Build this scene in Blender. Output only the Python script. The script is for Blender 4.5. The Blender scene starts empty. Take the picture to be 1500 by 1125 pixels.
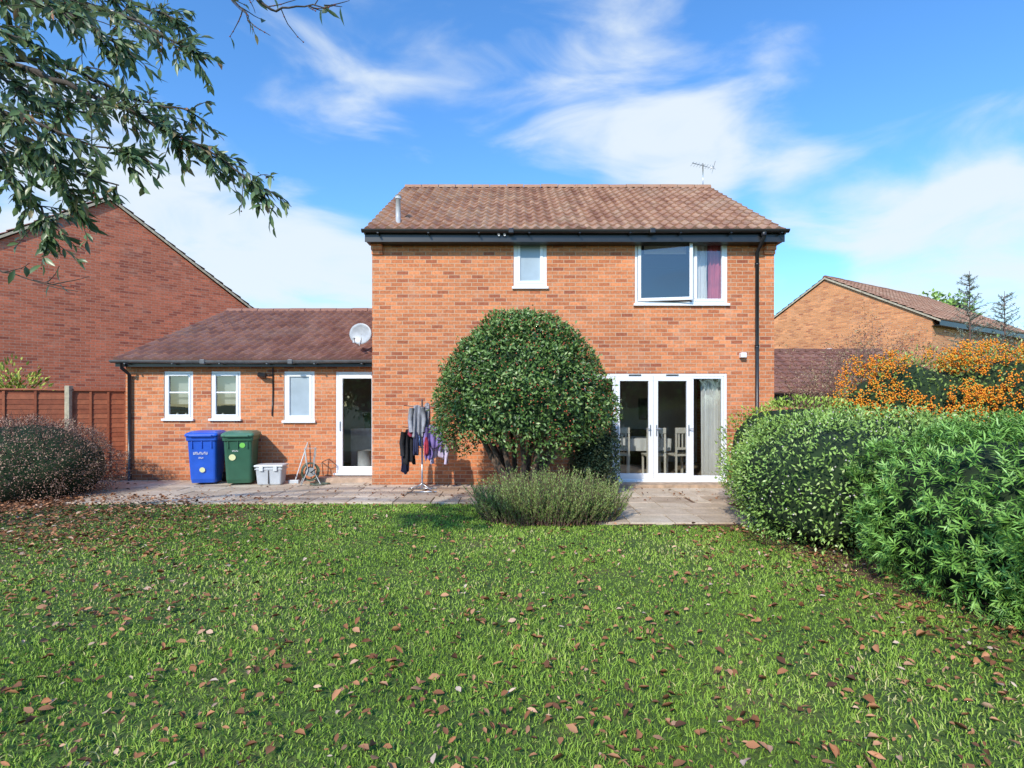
import bpy, bmesh, math, random
import numpy as np
from mathutils import Vector, Matrix
random.seed(7); rng=np.random.default_rng(11)
sc=bpy.context.scene
sc.view_settings.view_transform='Standard'; sc.view_settings.look='None'; sc.view_settings.exposure=0
COL=sc.collection

# ------------------------------------------------------------------ helpers
def link(o,parent=None):
    COL.objects.link(o)
    if parent is not None: o.parent=parent
    return o
def empty(name,loc=(0,0,0),rotz=0):
    e=bpy.data.objects.new(name,None); e.location=loc; e.rotation_euler=(0,0,rotz); e.empty_display_size=.2
    return link(e)
def nodes(name):
    m=bpy.data.materials.new(name); m.use_nodes=True
    nt=m.node_tree; b=nt.nodes['Principled BSDF']
    return m,nt,b
def ramp(nt,fac,stops):
    r=nt.nodes.new('ShaderNodeValToRGB'); cr=r.color_ramp
    while len(cr.elements)<len(stops): cr.elements.new(0.5)
    for e,(p,c) in zip(cr.elements,stops):
        e.position=p; e.color=(c[0],c[1],c[2],1)
    nt.links.new(fac,r.inputs[0]); return r.outputs[0]
def mixc(nt,a,b,fac,mode='MIX'):
    m=nt.nodes.new('ShaderNodeMix'); m.data_type='RGBA'; m.blend_type=mode
    for s,v in ((0,fac),(6,a),(7,b)):
        if isinstance(v,bpy.types.NodeSocket): nt.links.new(v,m.inputs[s])
        elif s==0: m.inputs[s].default_value=v
        else: m.inputs[s].default_value=(v[0],v[1],v[2],1)
    return m.outputs[2]
def noise(nt,scale,detail=4,coord='Object',rough=.5,vec=None):
    n=nt.nodes.new('ShaderNodeTexNoise'); n.inputs['Scale'].default_value=scale
    n.inputs['Detail'].default_value=detail; n.inputs['Roughness'].default_value=rough
    if vec is None:
        t=nt.nodes.new('ShaderNodeTexCoord'); vec=t.outputs[coord]
    nt.links.new(vec,n.inputs['Vector']); return n.outputs['Fac']
def bump(nt,b,h,strength=.3,dist=.01):
    bp=nt.nodes.new('ShaderNodeBump'); bp.inputs['Strength'].default_value=strength; bp.inputs['Distance'].default_value=dist
    nt.links.new(h,bp.inputs['Height']); nt.links.new(bp.outputs[0],b.inputs['Normal'])
def simple(name,c,rough=.5,var=.15,scale=8,metal=0,bmp=0):
    m,nt,b=nodes(name)
    f=noise(nt,scale,5)
    d=[x*(1-var) for x in c]; l=[min(1,x*(1+var)) for x in c]
    nt.links.new(ramp(nt,f,[(.3,d),(.7,l)]),b.inputs['Base Color'])
    b.inputs['Roughness'].default_value=rough; b.inputs['Metallic'].default_value=metal
    if bmp: bump(nt,b,f,bmp,.01)
    return m
def brick(name,c1,c2,dark,mortar):
    m,nt,b=nodes(name)
    uv=nt.nodes.new('ShaderNodeUVMap').outputs[0]
    bt=nt.nodes.new('ShaderNodeTexBrick')
    nt.links.new(uv,bt.inputs['Vector'])
    bt.inputs['Scale'].default_value=1; bt.inputs['Brick Width'].default_value=.225; bt.inputs['Row Height'].default_value=.075
    bt.inputs['Mortar Size'].default_value=.006; bt.inputs['Mortar Smooth'].default_value=.3
    bt.inputs['Color1'].default_value=(0,0,0,1); bt.inputs['Color2'].default_value=(1,1,1,1); bt.inputs['Mortar'].default_value=(.5,.5,.5,1)
    col=ramp(nt,bt.outputs['Color'],[(0,dark),(.13,c2),(.45,c1),(.8,[x*1.1 for x in c1]),(1,[min(1,x*1.28) for x in c1])])
    f=noise(nt,22,6,vec=uv); col=mixc(nt,col,ramp(nt,f,[(.3,(.7,.68,.66)),(.7,(1.2,1.2,1.2))]),.8,'MULTIPLY')
    g=noise(nt,.55,3,vec=uv); col=mixc(nt,col,ramp(nt,g,[(.3,(.86,.84,.82)),(.7,(1.1,1.1,1.1))]),.9,'MULTIPLY')
    g=noise(nt,2.2,6,vec=uv,rough=.7); col=mixc(nt,col,(.62,.42,.30),ramp(nt,g,[(.54,(0,0,0)),(.8,(.4,.4,.4))]))
    col=mixc(nt,col,mortar,bt.outputs['Fac'])
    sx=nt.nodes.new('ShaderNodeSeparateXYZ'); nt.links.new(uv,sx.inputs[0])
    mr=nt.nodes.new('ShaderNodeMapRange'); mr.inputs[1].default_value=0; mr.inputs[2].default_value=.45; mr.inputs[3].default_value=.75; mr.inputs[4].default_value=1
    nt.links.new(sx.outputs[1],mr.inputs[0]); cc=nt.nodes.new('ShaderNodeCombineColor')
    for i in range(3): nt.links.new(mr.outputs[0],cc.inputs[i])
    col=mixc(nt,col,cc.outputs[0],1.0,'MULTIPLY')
    nt.links.new(col,b.inputs['Base Color']); b.inputs['Roughness'].default_value=.9
    iv=nt.nodes.new('ShaderNodeMath'); iv.operation='SUBTRACT'; iv.inputs[0].default_value=1; nt.links.new(bt.outputs['Fac'],iv.inputs[1])
    bump(nt,b,iv.outputs[0],.5,.008)
    return m
def tilemat(name,a,bc,c,lich):
    m,nt,b=nodes(name)
    at=nt.nodes.new('ShaderNodeAttribute'); at.attribute_name='rnd'
    col=ramp(nt,at.outputs['Fac'],[(0,a),(.5,bc),(1,c)])
    f=noise(nt,1.3,8,rough=.7); col=mixc(nt,col,lich,ramp(nt,f,[(.48,(0,0,0)),(.75,(.5,.5,.5))]))
    g=noise(nt,60,4); col=mixc(nt,col,ramp(nt,g,[(.3,(.7,.7,.7)),(.7,(1.25,1.25,1.25))]),.8,'MULTIPLY')
    nt.links.new(col,b.inputs['Base Color']); b.inputs['Roughness'].default_value=.85
    return m
def leafmat(name,stops,rough=.45,trans=.25,spec=.5):
    m,nt,b=nodes(name)
    at=nt.nodes.new('ShaderNodeAttribute'); at.attribute_name='rnd'
    col=ramp(nt,at.outputs['Fac'],stops)
    nt.links.new(col,b.inputs['Base Color']); b.inputs['Roughness'].default_value=rough
    b.inputs['Specular IOR Level'].default_value=spec
    if trans>0:
        tr=nt.nodes.new('ShaderNodeBsdfTranslucent'); nt.links.new(mixc(nt,col,(1.0,1.0,.5),.15),tr.inputs[0])
        mx=nt.nodes.new('ShaderNodeMixShader'); mx.inputs[0].default_value=trans
        nt.links.new(b.outputs[0],mx.inputs[1]); nt.links.new(tr.outputs[0],mx.inputs[2])
        nt.links.new(mx.outputs[0],nt.nodes['Material Output'].inputs[0])
    return m
def pydata(name,V,F,mat,parent=None,uv=None,smooth=False,attr=None):
    me=bpy.data.meshes.new(name); me.from_pydata([tuple(v) for v in V],[],F); me.update()
    if mat: me.materials.append(mat)
    if uv=='m':
        ul=me.uv_layers.new(name='UVMap')
        for p in me.polygons:
            n=p.normal; ax=max(range(3),key=lambda i:abs(n[i]))
            for li in p.loop_indices:
                c=me.vertices[me.loops[li].vertex_index].co
                ul.data[li].uv=(c.x,c.z) if ax==1 else ((c.y,c.z) if ax==0 else (c.x,c.y))
    if attr is not None:
        a=me.attributes.new('rnd','FLOAT','POINT'); a.data.foreach_set('value',np.asarray(attr,dtype=np.float32))
    if smooth: me.polygons.foreach_set('use_smooth',[True]*len(me.polygons))
    return link(bpy.data.objects.new(name,me),parent)
def fast(name,V,L,T,mat,parent=None,attr=None,smooth=False):
    V=np.asarray(V,dtype=np.float32); L=np.asarray(L,dtype=np.int32); T=np.asarray(T,dtype=np.int32)
    me=bpy.data.meshes.new(name); me.vertices.add(len(V)); me.vertices.foreach_set('co',V.ravel())
    me.loops.add(len(L)); me.loops.foreach_set('vertex_index',L); me.polygons.add(len(T))
    st=np.concatenate([[0],np.cumsum(T)[:-1]]).astype(np.int32)
    me.polygons.foreach_set('loop_start',st); me.polygons.foreach_set('loop_total',T)
    me.update(calc_edges=True); me.validate()
    me.materials.append(mat)
    if attr is not None:
        a=me.attributes.new('rnd','FLOAT','POINT'); a.data.foreach_set('value',np.asarray(attr,dtype=np.float32))
    return link(bpy.data.objects.new(name,me),parent)
def box(name,x0,x1,y0,y1,z0,z1,mat,parent=None,bev=0,uv='m'):
    V=[(x0,y0,z0),(x1,y0,z0),(x1,y1,z0),(x0,y1,z0),(x0,y0,z1),(x1,y0,z1),(x1,y1,z1),(x0,y1,z1)]
    F=[(0,3,2,1),(4,5,6,7),(0,1,5,4),(1,2,6,5),(2,3,7,6),(3,0,4,7)]
    o=pydata(name,V,F,mat,parent,uv=uv)
    if bev:
        md=o.modifiers.new('b','BEVEL'); md.width=bev; md.segments=2
    return o
def tube(name,pts,r,mat,parent=None,seg=8,cap=True):
    pts=[Vector(p) for p in pts]; n=len(pts)
    rs=r if isinstance(r,(list,tuple)) else [r]*n
    V=[];F=[]
    for i,p in enumerate(pts):
        t=(pts[min(i+1,n-1)]-pts[max(i-1,0)]).normalized()
        a=t.cross(Vector((0,0,1)));
        if a.length<.05: a=t.cross(Vector((0,1,0)))
        a.normalize(); b=t.cross(a)
        for k in range(seg):
            an=2*math.pi*k/seg; V.append(p+(a*math.cos(an)+b*math.sin(an))*rs[i])
    for i in range(n-1):
        for k in range(seg):
            F.append((i*seg+k,i*seg+(k+1)%seg,(i+1)*seg+(k+1)%seg,(i+1)*seg+k))
    if cap:
        F.append(tuple(range(seg))); F.append(tuple((n-1)*seg+k for k in reversed(range(seg))))
    return pydata(name,V,F,mat,parent,smooth=True)
def multitube(name,lines,mat,parent=None,seg=6):
    V=[];F=[]
    for pts,rs in lines:
        base=len(V); n=len(pts)
        for i,p in enumerate(pts):
            p=Vector(p); t=(Vector(pts[min(i+1,n-1)])-Vector(pts[max(i-1,0)]))
            if t.length<1e-6: t=Vector((0,0,1))
            t.normalize(); a=t.cross(Vector((.1,.2,1)))
            if a.length<.05: a=t.cross(Vector((0,1,0)))
            a.normalize(); b=t.cross(a)
            for k in range(seg):
                an=2*math.pi*k/seg; V.append(p+(a*math.cos(an)+b*math.sin(an))*rs[i])
        for i in range(n-1):
            for k in range(seg):
                F.append((base+i*seg+k,base+i*seg+(k+1)%seg,base+(i+1)*seg+(k+1)%seg,base+(i+1)*seg+k))
    return pydata(name,V,F,mat,parent,smooth=True)
def lump(P,k=1.0,seed=0):
    r=np.random.default_rng(seed); s=np.zeros(len(P))
    for i in range(7):
        d=r.normal(size=3); d/=np.linalg.norm(d); s+=np.sin(P@(d*k*(1+.45*i))+r.uniform(0,6.28))
    return s/7*1.6
def unit(a): return a/np.maximum(np.linalg.norm(a,axis=1,keepdims=True),1e-9)
def leaves(name,P,D,Nn,L,W,mat,parent,attr,fold=.15):
    n=len(P); D=unit(D); S=unit(np.cross(D,Nn)); U=np.cross(S,D)
    L=np.broadcast_to(L,(n,))[:,None]; W=np.broadcast_to(W,(n,))[:,None]
    V=np.stack([P,P+D*L*.45+S*W*.5+U*W*fold,P+D*L-U*L*.08,P+D*L*.45-S*W*.5+U*W*fold],1).reshape(-1,3)
    b=(np.arange(n)*4)[:,None]; F=(b+np.array([[0,1,2,0,2,3]])).ravel()
    return fast(name,V,F,np.full(2*n,3),mat,parent,attr=np.repeat(np.clip(attr,0,1),4))
def blob_points(blobs,n,p=2.6,depth=.16,lk=4,la=.07,seed=1,zmin=.03):
    r=np.random.default_rng(seed); areas=[b[3]*b[4]+b[3]*b[5]+b[4]*b[5] for b in blobs]; tot=sum(areas)
    PP=[];NN=[];DD=[]
    for i,(cx,cy,cz,rx,ry,rz) in enumerate(blobs):
        m=int(n*areas[i]/tot); u=unit(r.normal(size=(m,3)))
        s=(np.abs(u)**p).sum(1)**(-1/p); R=np.array([rx,ry,rz]); C=np.array([cx,cy,cz])
        q=C+u*s[:,None]*R; w=1+la*lump(q,lk,seed+3)+.5*la*lump(q,lk*3.2,seed+9)
        dp=r.random(m)**1.7*depth
        q=C+u*(s*(w-dp))[:,None]*R; nn=unit(u/R)
        ok=q[:,2]>zmin
        for j,(ax,ay,az,bx,by,bz) in enumerate(blobs):
            if j==i: continue
            e=(np.abs((q-np.array([ax,ay,az]))/np.array([bx,by,bz]))**p).sum(1)**(1/p); ok&=e>.82
        PP.append(q[ok]);NN.append(nn[ok]);DD.append(dp[ok]/depth)
    return np.concatenate(PP),np.concatenate(NN),np.concatenate(DD)
def blob_core(name,blobs,mat,parent,f=.82,p=2.6):
    V=[];F=[]
    bm=bmesh.new(); bmesh.ops.create_icosphere(bm,subdivisions=4,radius=1); bm.verts.ensure_lookup_table()
    base=np.array([v.co[:] for v in bm.verts]); fc=[tuple(v.index for v in q.verts) for q in bm.faces]; bm.free()
    for cx,cy,cz,rx,ry,rz in blobs:
        u=unit(base); s=(np.abs(u)**p).sum(1)**(-1/p); q=np.array([cx,cy,cz])+u*(s*f)[:,None]*np.array([rx,ry,rz])
        q=np.array([cx,cy,cz])+(q-np.array([cx,cy,cz]))*(1+.06*lump(q,6,4))[:,None]; q[:,2]=np.maximum(q[:,2],-.05)
        o=len(V); V+=[tuple(x) for x in q]; F+=[tuple(i+o for i in t) for t in fc]
    return pydata(name,V,F,mat,parent,smooth=True)

# ------------------------------------------------------------------ materials
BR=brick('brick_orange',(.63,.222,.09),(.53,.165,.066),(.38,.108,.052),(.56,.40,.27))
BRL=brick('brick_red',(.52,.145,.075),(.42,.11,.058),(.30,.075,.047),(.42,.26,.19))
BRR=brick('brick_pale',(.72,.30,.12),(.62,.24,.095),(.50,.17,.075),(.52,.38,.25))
TILE=tilemat('roof_tile',(.23,.10,.062),(.36,.185,.115),(.48,.275,.175),(.52,.42,.30))
TILED=tilemat('roof_tile_dark',(.15,.062,.044),(.24,.105,.074),(.33,.16,.115),(.32,.22,.17))
MORT=simple('mortar',(.50,.42,.30),.9,.3,12)
WHITE=simple('upvc_white',(.86,.87,.88),.25,.03,3)
BLACK=simple('black_plastic',(.020,.020,.022),.3,.2,6)
GREYP=simple('grey_plastic',(.48,.48,.48),.4,.1)
METAL=simple('galvanised_metal',(.5,.51,.53),.35,.1,10,metal=.8)
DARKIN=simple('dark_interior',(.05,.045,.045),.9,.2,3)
INWALL=simple('interior_wall',(.62,.60,.56),.9,.1,2)
INFLOOR=simple('interior_floor',(.36,.28,.20),.6,.2,4)
CURT_W=simple('curtain_white',(.80,.79,.76),.9,.06,5)
CURT_R=simple('curtain_pink',(.62,.14,.18),.9,.2,5)
CHAIRW=simple('cream_wood',(.74,.68,.58),.5,.1,5)
PIC=simple('picture_dark',(.12,.11,.12),.5,.5,5)
def glass(name,lo=.10,tint=(1,1,1)):
    m,nt,b=nodes(name); nt.nodes.remove(b)
    g=nt.nodes.new('ShaderNodeBsdfGlossy'); g.inputs['Roughness'].default_value=.01; g.inputs[0].default_value=(.9,.95,1,1)
    nz=noise(nt,1.2,2); bp=nt.nodes.new('ShaderNodeBump'); bp.inputs['Strength'].default_value=.05; bp.inputs['Distance'].default_value=.02
    nt.links.new(nz,bp.inputs['Height']); nt.links.new(bp.outputs[0],g.inputs['Normal'])
    t=nt.nodes.new('ShaderNodeBsdfTransparent'); t.inputs[0].default_value=(*tint,1)
    fr=nt.nodes.new('ShaderNodeFresnel'); fr.inputs[0].default_value=1.5
    ad=nt.nodes.new('ShaderNodeMath'); ad.operation='ADD'; ad.inputs[1].default_value=lo; nt.links.new(fr.outputs[0],ad.inputs[0])
    mx=nt.nodes.new('ShaderNodeMixShader'); nt.links.new(ad.outputs[0],mx.inputs[0]); nt.links.new(t.outputs[0],mx.inputs[1]); nt.links.new(g.outputs[0],mx.inputs[2])
    nt.links.new(mx.outputs[0],nt.nodes['Material Output'].inputs[0]); return m
GLASS=glass('window_glass',.08,(.92,.95,.95))
FROST=simple('obscure_glass',(.40,.47,.52),.18,.12,3)

# ------------------------------------------------------------------ building pieces
def wall_y(name,x0,x1,z0,z1,y,t,ops,mat,parent):
    xs=sorted(set([x0,x1]+[v for o in ops for v in o[:2]])); zs=sorted(set([z0,z1]+[v for o in ops for v in o[2:]]))
    V=[];F=[]
    def q(a,b,c,d):
        i=len(V); V.extend([a,b,c,d]); F.append((i,i+1,i+2,i+3))
    for i in range(len(xs)-1):
        for j in range(len(zs)-1):
            mx,mz=(xs[i]+xs[i+1])/2,(zs[j]+zs[j+1])/2
            if any(o[0]<mx<o[1] and o[2]<mz<o[3] for o in ops): continue
            a,b,c,d=xs[i],xs[i+1],zs[j],zs[j+1]
            q((a,y,c),(b,y,c),(b,y,d),(a,y,d)); q((b,y+t,c),(a,y+t,c),(a,y+t,d),(b,y+t,d))
    for a,b,c,d in ops:
        q((a,y,c),(a,y,d),(a,y+t,d),(a,y+t,c)); q((b,y,d),(b,y,c),(b,y+t,c),(b,y+t,d))
        q((a,y,d),(b,y,d),(b,y+t,d),(a,y+t,d)); q((b,y,c),(a,y,c),(a,y+t,c),(b,y+t,c))
    return pydata(name,V,F,mat,parent,uv='m')
def frame(name,x0,x1,z0,z1,y,w,d,mat,parent):
    bits=[(x0,x1,z1-w,z1),(x0,x1,z0,z0+w),(x0,x0+w,z0+w,z1-w),(x1-w,x1,z0+w,z1-w)]
    bm=bmesh.new()
    for a,b,c,e in bits:
        r=bmesh.ops.create_cube(bm,size=1)
        for v in r['verts']:
            v.co=Vector(((a+b)/2+v.co.x*(b-a),y+d/2+v.co.y*d,(c+e)/2+v.co.z*(e-c)))
    me=bpy.data.meshes.new(name); bm.to_mesh(me); bm.free(); me.materials.append(mat)
    o=link(bpy.data.objects.new(name,me),parent); md=o.modifiers.new('b','BEVEL'); md.width=.006; md.segments=2
    return o
def pane(name,x0,x1,z0,z1,y,mat,parent):
    return pydata(name,[(x0,y,z0),(x1,y,z0),(x1,y,z1),(x0,y,z1)],[(0,1,2,3)],mat,parent,uv='m')
def window(nm,x0,x1,z0,z1,y,parent,lights=((0,1),),gl=GLASS,bars=(),sill=True,w=.05,sash=.045,skip=()):
    frame(nm+'_frame',x0,x1,z0,z1,y+.015,w,.07,WHITE,parent)
    xi0,xi1=x0+w,x1-w
    for i,(a,b) in enumerate(lights):
        p0=xi0+(xi1-xi0)*a; p1=xi0+(xi1-xi0)*b
        if i>0: box(nm+'_mullion',p0-w*.35,p0+w*.35,y+.016,y+.083,z0+w,z1-w,WHITE,parent)
        q0=p0+(w*.35+.002 if i>0 else .002); q1=p1-(w*.35+.002 if i<len(lights)-1 else .002)
        if i in skip: continue
        frame(nm+'_sash',q0,q1,z0+w+.002,z1-w-.002,y+.003,sash,.06,WHITE,parent)
        pane(nm+'_glass',q0+sash-.003,q1-sash+.003,z0+w+sash-.003,z1-w-sash+.003,y+.035,gl,parent)
        for bz in bars:
            zz=z0+(z1-z0)*bz; box(nm+'_bar',q0+sash,q1-sash,y+.02,y+.05,zz-.014,zz+.014,WHITE,parent)
    if sill: box(nm+'_sill',x0-.03,x1+.03,y-.055,y+.014,z0-.035,z0+.012,WHITE,parent,bev=.006)
def tile_roof(name,x0,x1,ye,ze,yr,zr,mat,parent,period=.2,gauge=.33,amp=.034,sub=8,seed=0):
    sl=math.hypot(yr-ye,zr-ze); rows=max(1,round(sl/gauge)); g=sl/rows
    sy,sz=(yr-ye)/sl,(zr-ze)/sl; ny,nz=-sz*(1 if yr>ye else 1),sy
    if nz<0: ny,nz=-ny,-nz
    nu=int(round((x1-x0)/period*sub)); us=np.linspace(x0,x1,nu+1)
    ph=(us-x0)/period; fr=ph%1.0
    h=amp*(np.where(fr<.55,np.sin(fr/.55*math.pi),-.35*np.sin((fr-.55)/.45*math.pi)))
    r=np.random.default_rng(seed); rnd=r.random((rows,int((x1-x0)/period)+2))
    V=[];A=[]
    for k in range(rows):
        jit=r.normal(0,.003,rnd.shape[1])
        for e,(vv,hh) in enumerate(((k*g,.034),((k+1)*g,.0))):
            for i,u in enumerate(us):
                c=int(max(0,ph[i]-1e-6)); Hh=h[i]+hh+(jit[c] if e==0 else 0)
                V.append((u,ye+sy*vv+ny*Hh,ze+sz*vv+nz*Hh)); A.append(rnd[k,c]*.75+.25*(fr[i]<.55))
    W=nu+1;F=[]
    for rr in range(rows*2-1):
        for i in range(nu): F.append((rr*W+i,rr*W+i+1,(rr+1)*W+i+1,(rr+1)*W+i))
    b=len(V)
    V+=[(x0,ye-ny*.03,ze-nz*.03-.0),(x1,ye-ny*.03,ze-nz*.03),(x1,yr-ny*.03,zr-nz*.03),(x0,yr-ny*.03,zr-nz*.03)]; A+=[0]*4
    F.append((b,b+1,b+2,b+3))
    c=len(V)
    for i,u in enumerate(us): V.append((u,ye-ny*.02,ze-nz*.02)); A.append(.2)
    for i in range(nu): F.append((i,c+i,c+i+1,i+1))
    return pydata(name,V,F,mat,parent,attr=A)
def ridge(name,x0,x1,y,z,mat,parent,r=.11,L=.45):
    V=[];F=[];n=int(round((x1-x0)/L)); L=(x1-x0)/n
    for k in range(n):
        b=len(V); rr=r*(1+random.uniform(-.04,.04)); dz=random.uniform(-.006,.006)
        for u in (x0+k*L+.008,x0+(k+1)*L-.008):
            for j in range(9):
                a=math.pi*j/8; V.append((u,y+math.cos(a)*rr,z-.05+dz+math.sin(a)*rr))
        for j in range(8): F.append((b+j,b+j+1,b+9+j+1,b+9+j))
        F.append(tuple(b+j for j in range(9))); F.append(tuple(b+9+8-j for j in range(9)))
    return pydata(name,V,F,mat,parent,uv=None,attr=[random.random()]*len(V))
def gutter(nm,xa,xb,y,z,mat,parent):
    V=[];F=[]; n=12
    for q in range(n+1):
        u=xa+(xb-xa)*q/n; s=-.012*math.sin(q/n*math.pi)+random.uniform(-.002,.002)
        for j in range(9):
            a=math.pi+math.pi*j/8; V.append((u,y+math.cos(a)*.06,z+s+math.sin(a)*.06))
        for j in range(9):
            a=2*math.pi-math.pi*j/8; V.append((u,y+math.cos(a)*.052,z+s+.002+math.sin(a)*.052))
    for q in range(n):
        for j in range(18): F.append((q*18+j,q*18+(j+1)%18,(q+1)*18+(j+1)%18,(q+1)*18+j))
    F.append(tuple(range(18))); F.append(tuple(n*18+17-j for j in range(18)))
    pydata(nm,V,F,mat,parent)
    u=xa+.3
    while u<xb:
        box(nm+'_bracket',u,u+.03,y-.066,y+.06,z-.085,z-.066,mat,parent); u+=.95
    for f in (.35,.68):
        u=xa+(xb-xa)*f; box(nm+'_joint',u-.05,u+.05,y-.07,y+.055,z-.083,z+.01,mat,parent,bev=.012)
def verge(nm,x,a,b,yr,zr,parent,w=.024):
    V=[(x,a,b-.07),(x,a,b+.0),(x,yr,zr+.01),(x,yr,zr-.07),(x+w,a,b-.07),(x+w,a,b),(x+w,yr,zr+.01),(x+w,yr,zr-.07)]
    pydata(nm,V,[(0,1,2,3),(4,7,6,5),(0,4,5,1),(1,5,6,2),(2,6,7,3),(3,7,4,0)],MORT,parent)
def house_shell(nm,parent,x0,x1,y0,y1,ze,yr,zr,bm_,tm,ops=(),eo=.28,vo=.07,period=.2,sub=8,seed=0,gut=True):
    t=.28
    wall_y(nm+'_front_wall',x0,x1,0,ze,y0,t,list(ops),bm_,parent)
    wall_y(nm+'_rear_wall',x0,x1,0,ze,y1-t,t,[],bm_,parent)
    prof=[(y0+.003,0),(y1-.003,0),(y1-.003,ze-.03),(yr,zr-.08),(y0+.003,ze-.03)]
    for xa,xb in ((x0-.002,x0+t),(x1-t,x1+.002)):
        V=[(xa,a,b) for a,b in prof]+[(xb,a,b) for a,b in prof]
        F=[(4,3,2,1,0),(5,6,7,8,9)]+[(i,(i+1)%5,(i+1)%5+5,i+5) for i in range(5)]
        pydata(nm+'_gable_wall',V,F,bm_,parent,uv='m')
    pitch=(zr-ze)/(yr-y0); zf=ze+.02; ez=zf-eo*pitch+.08
    tile_roof(nm+'_roof_tiles',x0-vo,x1+vo,y0-eo,ez,yr,zr+.03,tm,parent,period=period,sub=sub,seed=seed)
    tile_roof(nm+'_rear_tiles',x0-vo,x1+vo,y1+eo,ez,yr,zr+.03,tm,parent,period=period,sub=4,seed=seed+1)
    ridge(nm+'_ridge_tiles',x0-vo,x1+vo,yr,zr+.045,tm,parent)
    for x in (x0-vo-.012,x1+vo-.012):
        verge(nm+'_verge',x,y0-eo+.01,ez-.02,yr,zr,parent); verge(nm+'_verge',x,y1+eo-.01,ez-.02,yr,zr,parent)
    box(nm+'_fascia',x0-vo+.0,x1+vo,y0-eo+.03,y0-eo+.05,ez-.22,ez-.005,BLACK,parent)
    box(nm+'_soffit',x0-vo+.02,x1+vo-.02,y0-eo+.051,y0-.002,ez-.215,ez-.2,BLACK,parent)
    if gut: gutter(nm+'_gutter',x0-vo-.04,x1+vo+.04,y0-eo-.035,ez-.01,BLACK,parent)
    return ez
def curtain(name,x0,x1,y,z0,z1,mat,parent,amp=.04,k=9):
    V=[];F=[];n=60
    for i in range(n+1):
        u=i/n; x=x0+(x1-x0)*u
        for z,s in ((z0,1.15),((z0+z1)/2,1.0),(z1,.7)):
            V.append((x+.01*math.sin(z*5+u*9),y+amp*s*math.sin(u*k*6.28+.6*math.sin(u*13))+.01*math.sin(31*u),z))
    for i in range(n):
        for j in range(2): F.append((i*3+j,(i+1)*3+j,(i+1)*3+j+1,i*3+j+1))
    return pydata(name,V,F,mat,parent,smooth=True)

# ------------------------------------------------------------------ MAIN HOUSE
H=empty('brick_house')
ops=[(.03,.68,3.88,4.87),(2.4,4.21,3.55,4.83),(1.33,4.2,.1,2.2)]
Ye=10.4
ez=house_shell('main',H,-2.73,5.12,Ye,17.5,5.0,13.95,7.25,BR,TILE,ops,eo=.3,seed=3)
for x0,x1 in ((-2.732,-2.52),(4.91,5.122)):
    for i,z in enumerate((4.52,4.595,4.67,4.745,4.82)):
        box('corbel',x0,x1,Ye-.045*(i+1),Ye-.001,z,z+.0755 if i<4 else 4.9,BR,H)
box('first_floor',-2.44,4.83,Ye+.29,17.2,2.5,2.72,INWALL,H)
box('ground_floor',-2.44,4.83,Ye+.02,17.2,.0,.09,INFLOOR,H)
box('room_partition',-2.44,4.83,13.9,14.0,.09,2.5,INWALL,H)
box('room_side',.7,.78,Ye+.29,13.9,.09,2.5,INWALL,H)
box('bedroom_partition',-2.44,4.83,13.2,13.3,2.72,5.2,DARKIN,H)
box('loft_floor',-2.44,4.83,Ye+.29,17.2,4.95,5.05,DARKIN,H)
for x0,x1,z0,z1 in ((1.6,2.1,1.3,1.9),(3.3,3.7,1.2,1.75)): box('picture',x0,x1,13.87,13.899,z0,z1,PIC,H)
box('sideboard',2.3,3.6,13.4,13.89,.09,.95,simple('dark_wood',(.10,.06,.04),.5,.3,5),H,bev=.01)
window('landing_window',.03,.68,3.88,4.87,Ye,H,gl=FROST,w=.07,sash=.06)
window('bedroom_window',2.4,4.21,3.55,4.83,Ye,H,lights=((0,.64),(.64,1)),w=.055,sash=.055,skip=(0,))
OC=bpy.data.objects.new('open_casement',None); link(OC,H); OC.location=(2.46,Ye-.004,0); OC.rotation_euler=(0,0,math.radians(-9))
frame('casement_sash',0,1.03,3.61,4.77,0,.06,.055,WHITE,OC); pane('casement_glass',.055,.975,3.665,4.715,.03,GLASS,OC)
curtain('bedroom_curtain',3.88,4.17,Ye+.16,3.45,4.85,CURT_R,H,.03,4)
curtain('bedroom_net',3.64,3.88,Ye+.2,3.45,4.85,CURT_W,H,.02,4)
curtain('bedroom_curtain',2.42,2.6,Ye+.33,3.3,4.85,CURT_W,H,.035,4)
box('bedroom_blind',2.66,3.5,Ye+.3,Ye+.32,4.62,4.78,CURT_W,H)
frame('patio_frame',1.33,4.2,.1,2.2,Ye+.01,.055,.08,WHITE,H)
seg=[(1.387,2.015,'side'),(2.015,2.76,'door'),(2.76,3.505,'door'),(3.505,4.143,'side')]
for i,(a,b,k) in enumerate(seg):
    w=.045 if k=='side' else .09
    frame('patio_'+k,a+.003,b-.003,.158,2.142,Ye+(-.005 if k=='door' else .012),w,.06,WHITE,H)
    pane('patio_glass',a+w,b-w,.155+w,2.145-w,Ye+.035,GLASS,H)
for x in (2.70,2.82,3.45,2.07):
    box('door_handle',x-.012,x+.012,Ye-.02,Ye-.005,.98,1.2,METAL,H,bev=.004)
    tube('door_lever',[(x,Ye-.02,1.12),(x,Ye-.05,1.12),(x+(.1 if x>2.76 else -.1)*.8,Ye-.05,1.12)],.009,METAL,H)
for x in (2.4,3.13): box('trickle_vent',x-.12,x+.12,Ye-.012,Ye+.009,2.16,2.18,BLACK,H)
box('patio_sill',1.3,4.23,Ye-.07,Ye+.009,.07,.113,WHITE,H,bev=.008)
curtain('patio_curtain',3.8,4.2,Ye+.3,.12,2.3,CURT_W,H,.045,6)
curtain('patio_curtain',1.25,1.5,Ye+.34,.12,2.3,CURT_W,H,.045,6)
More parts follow.
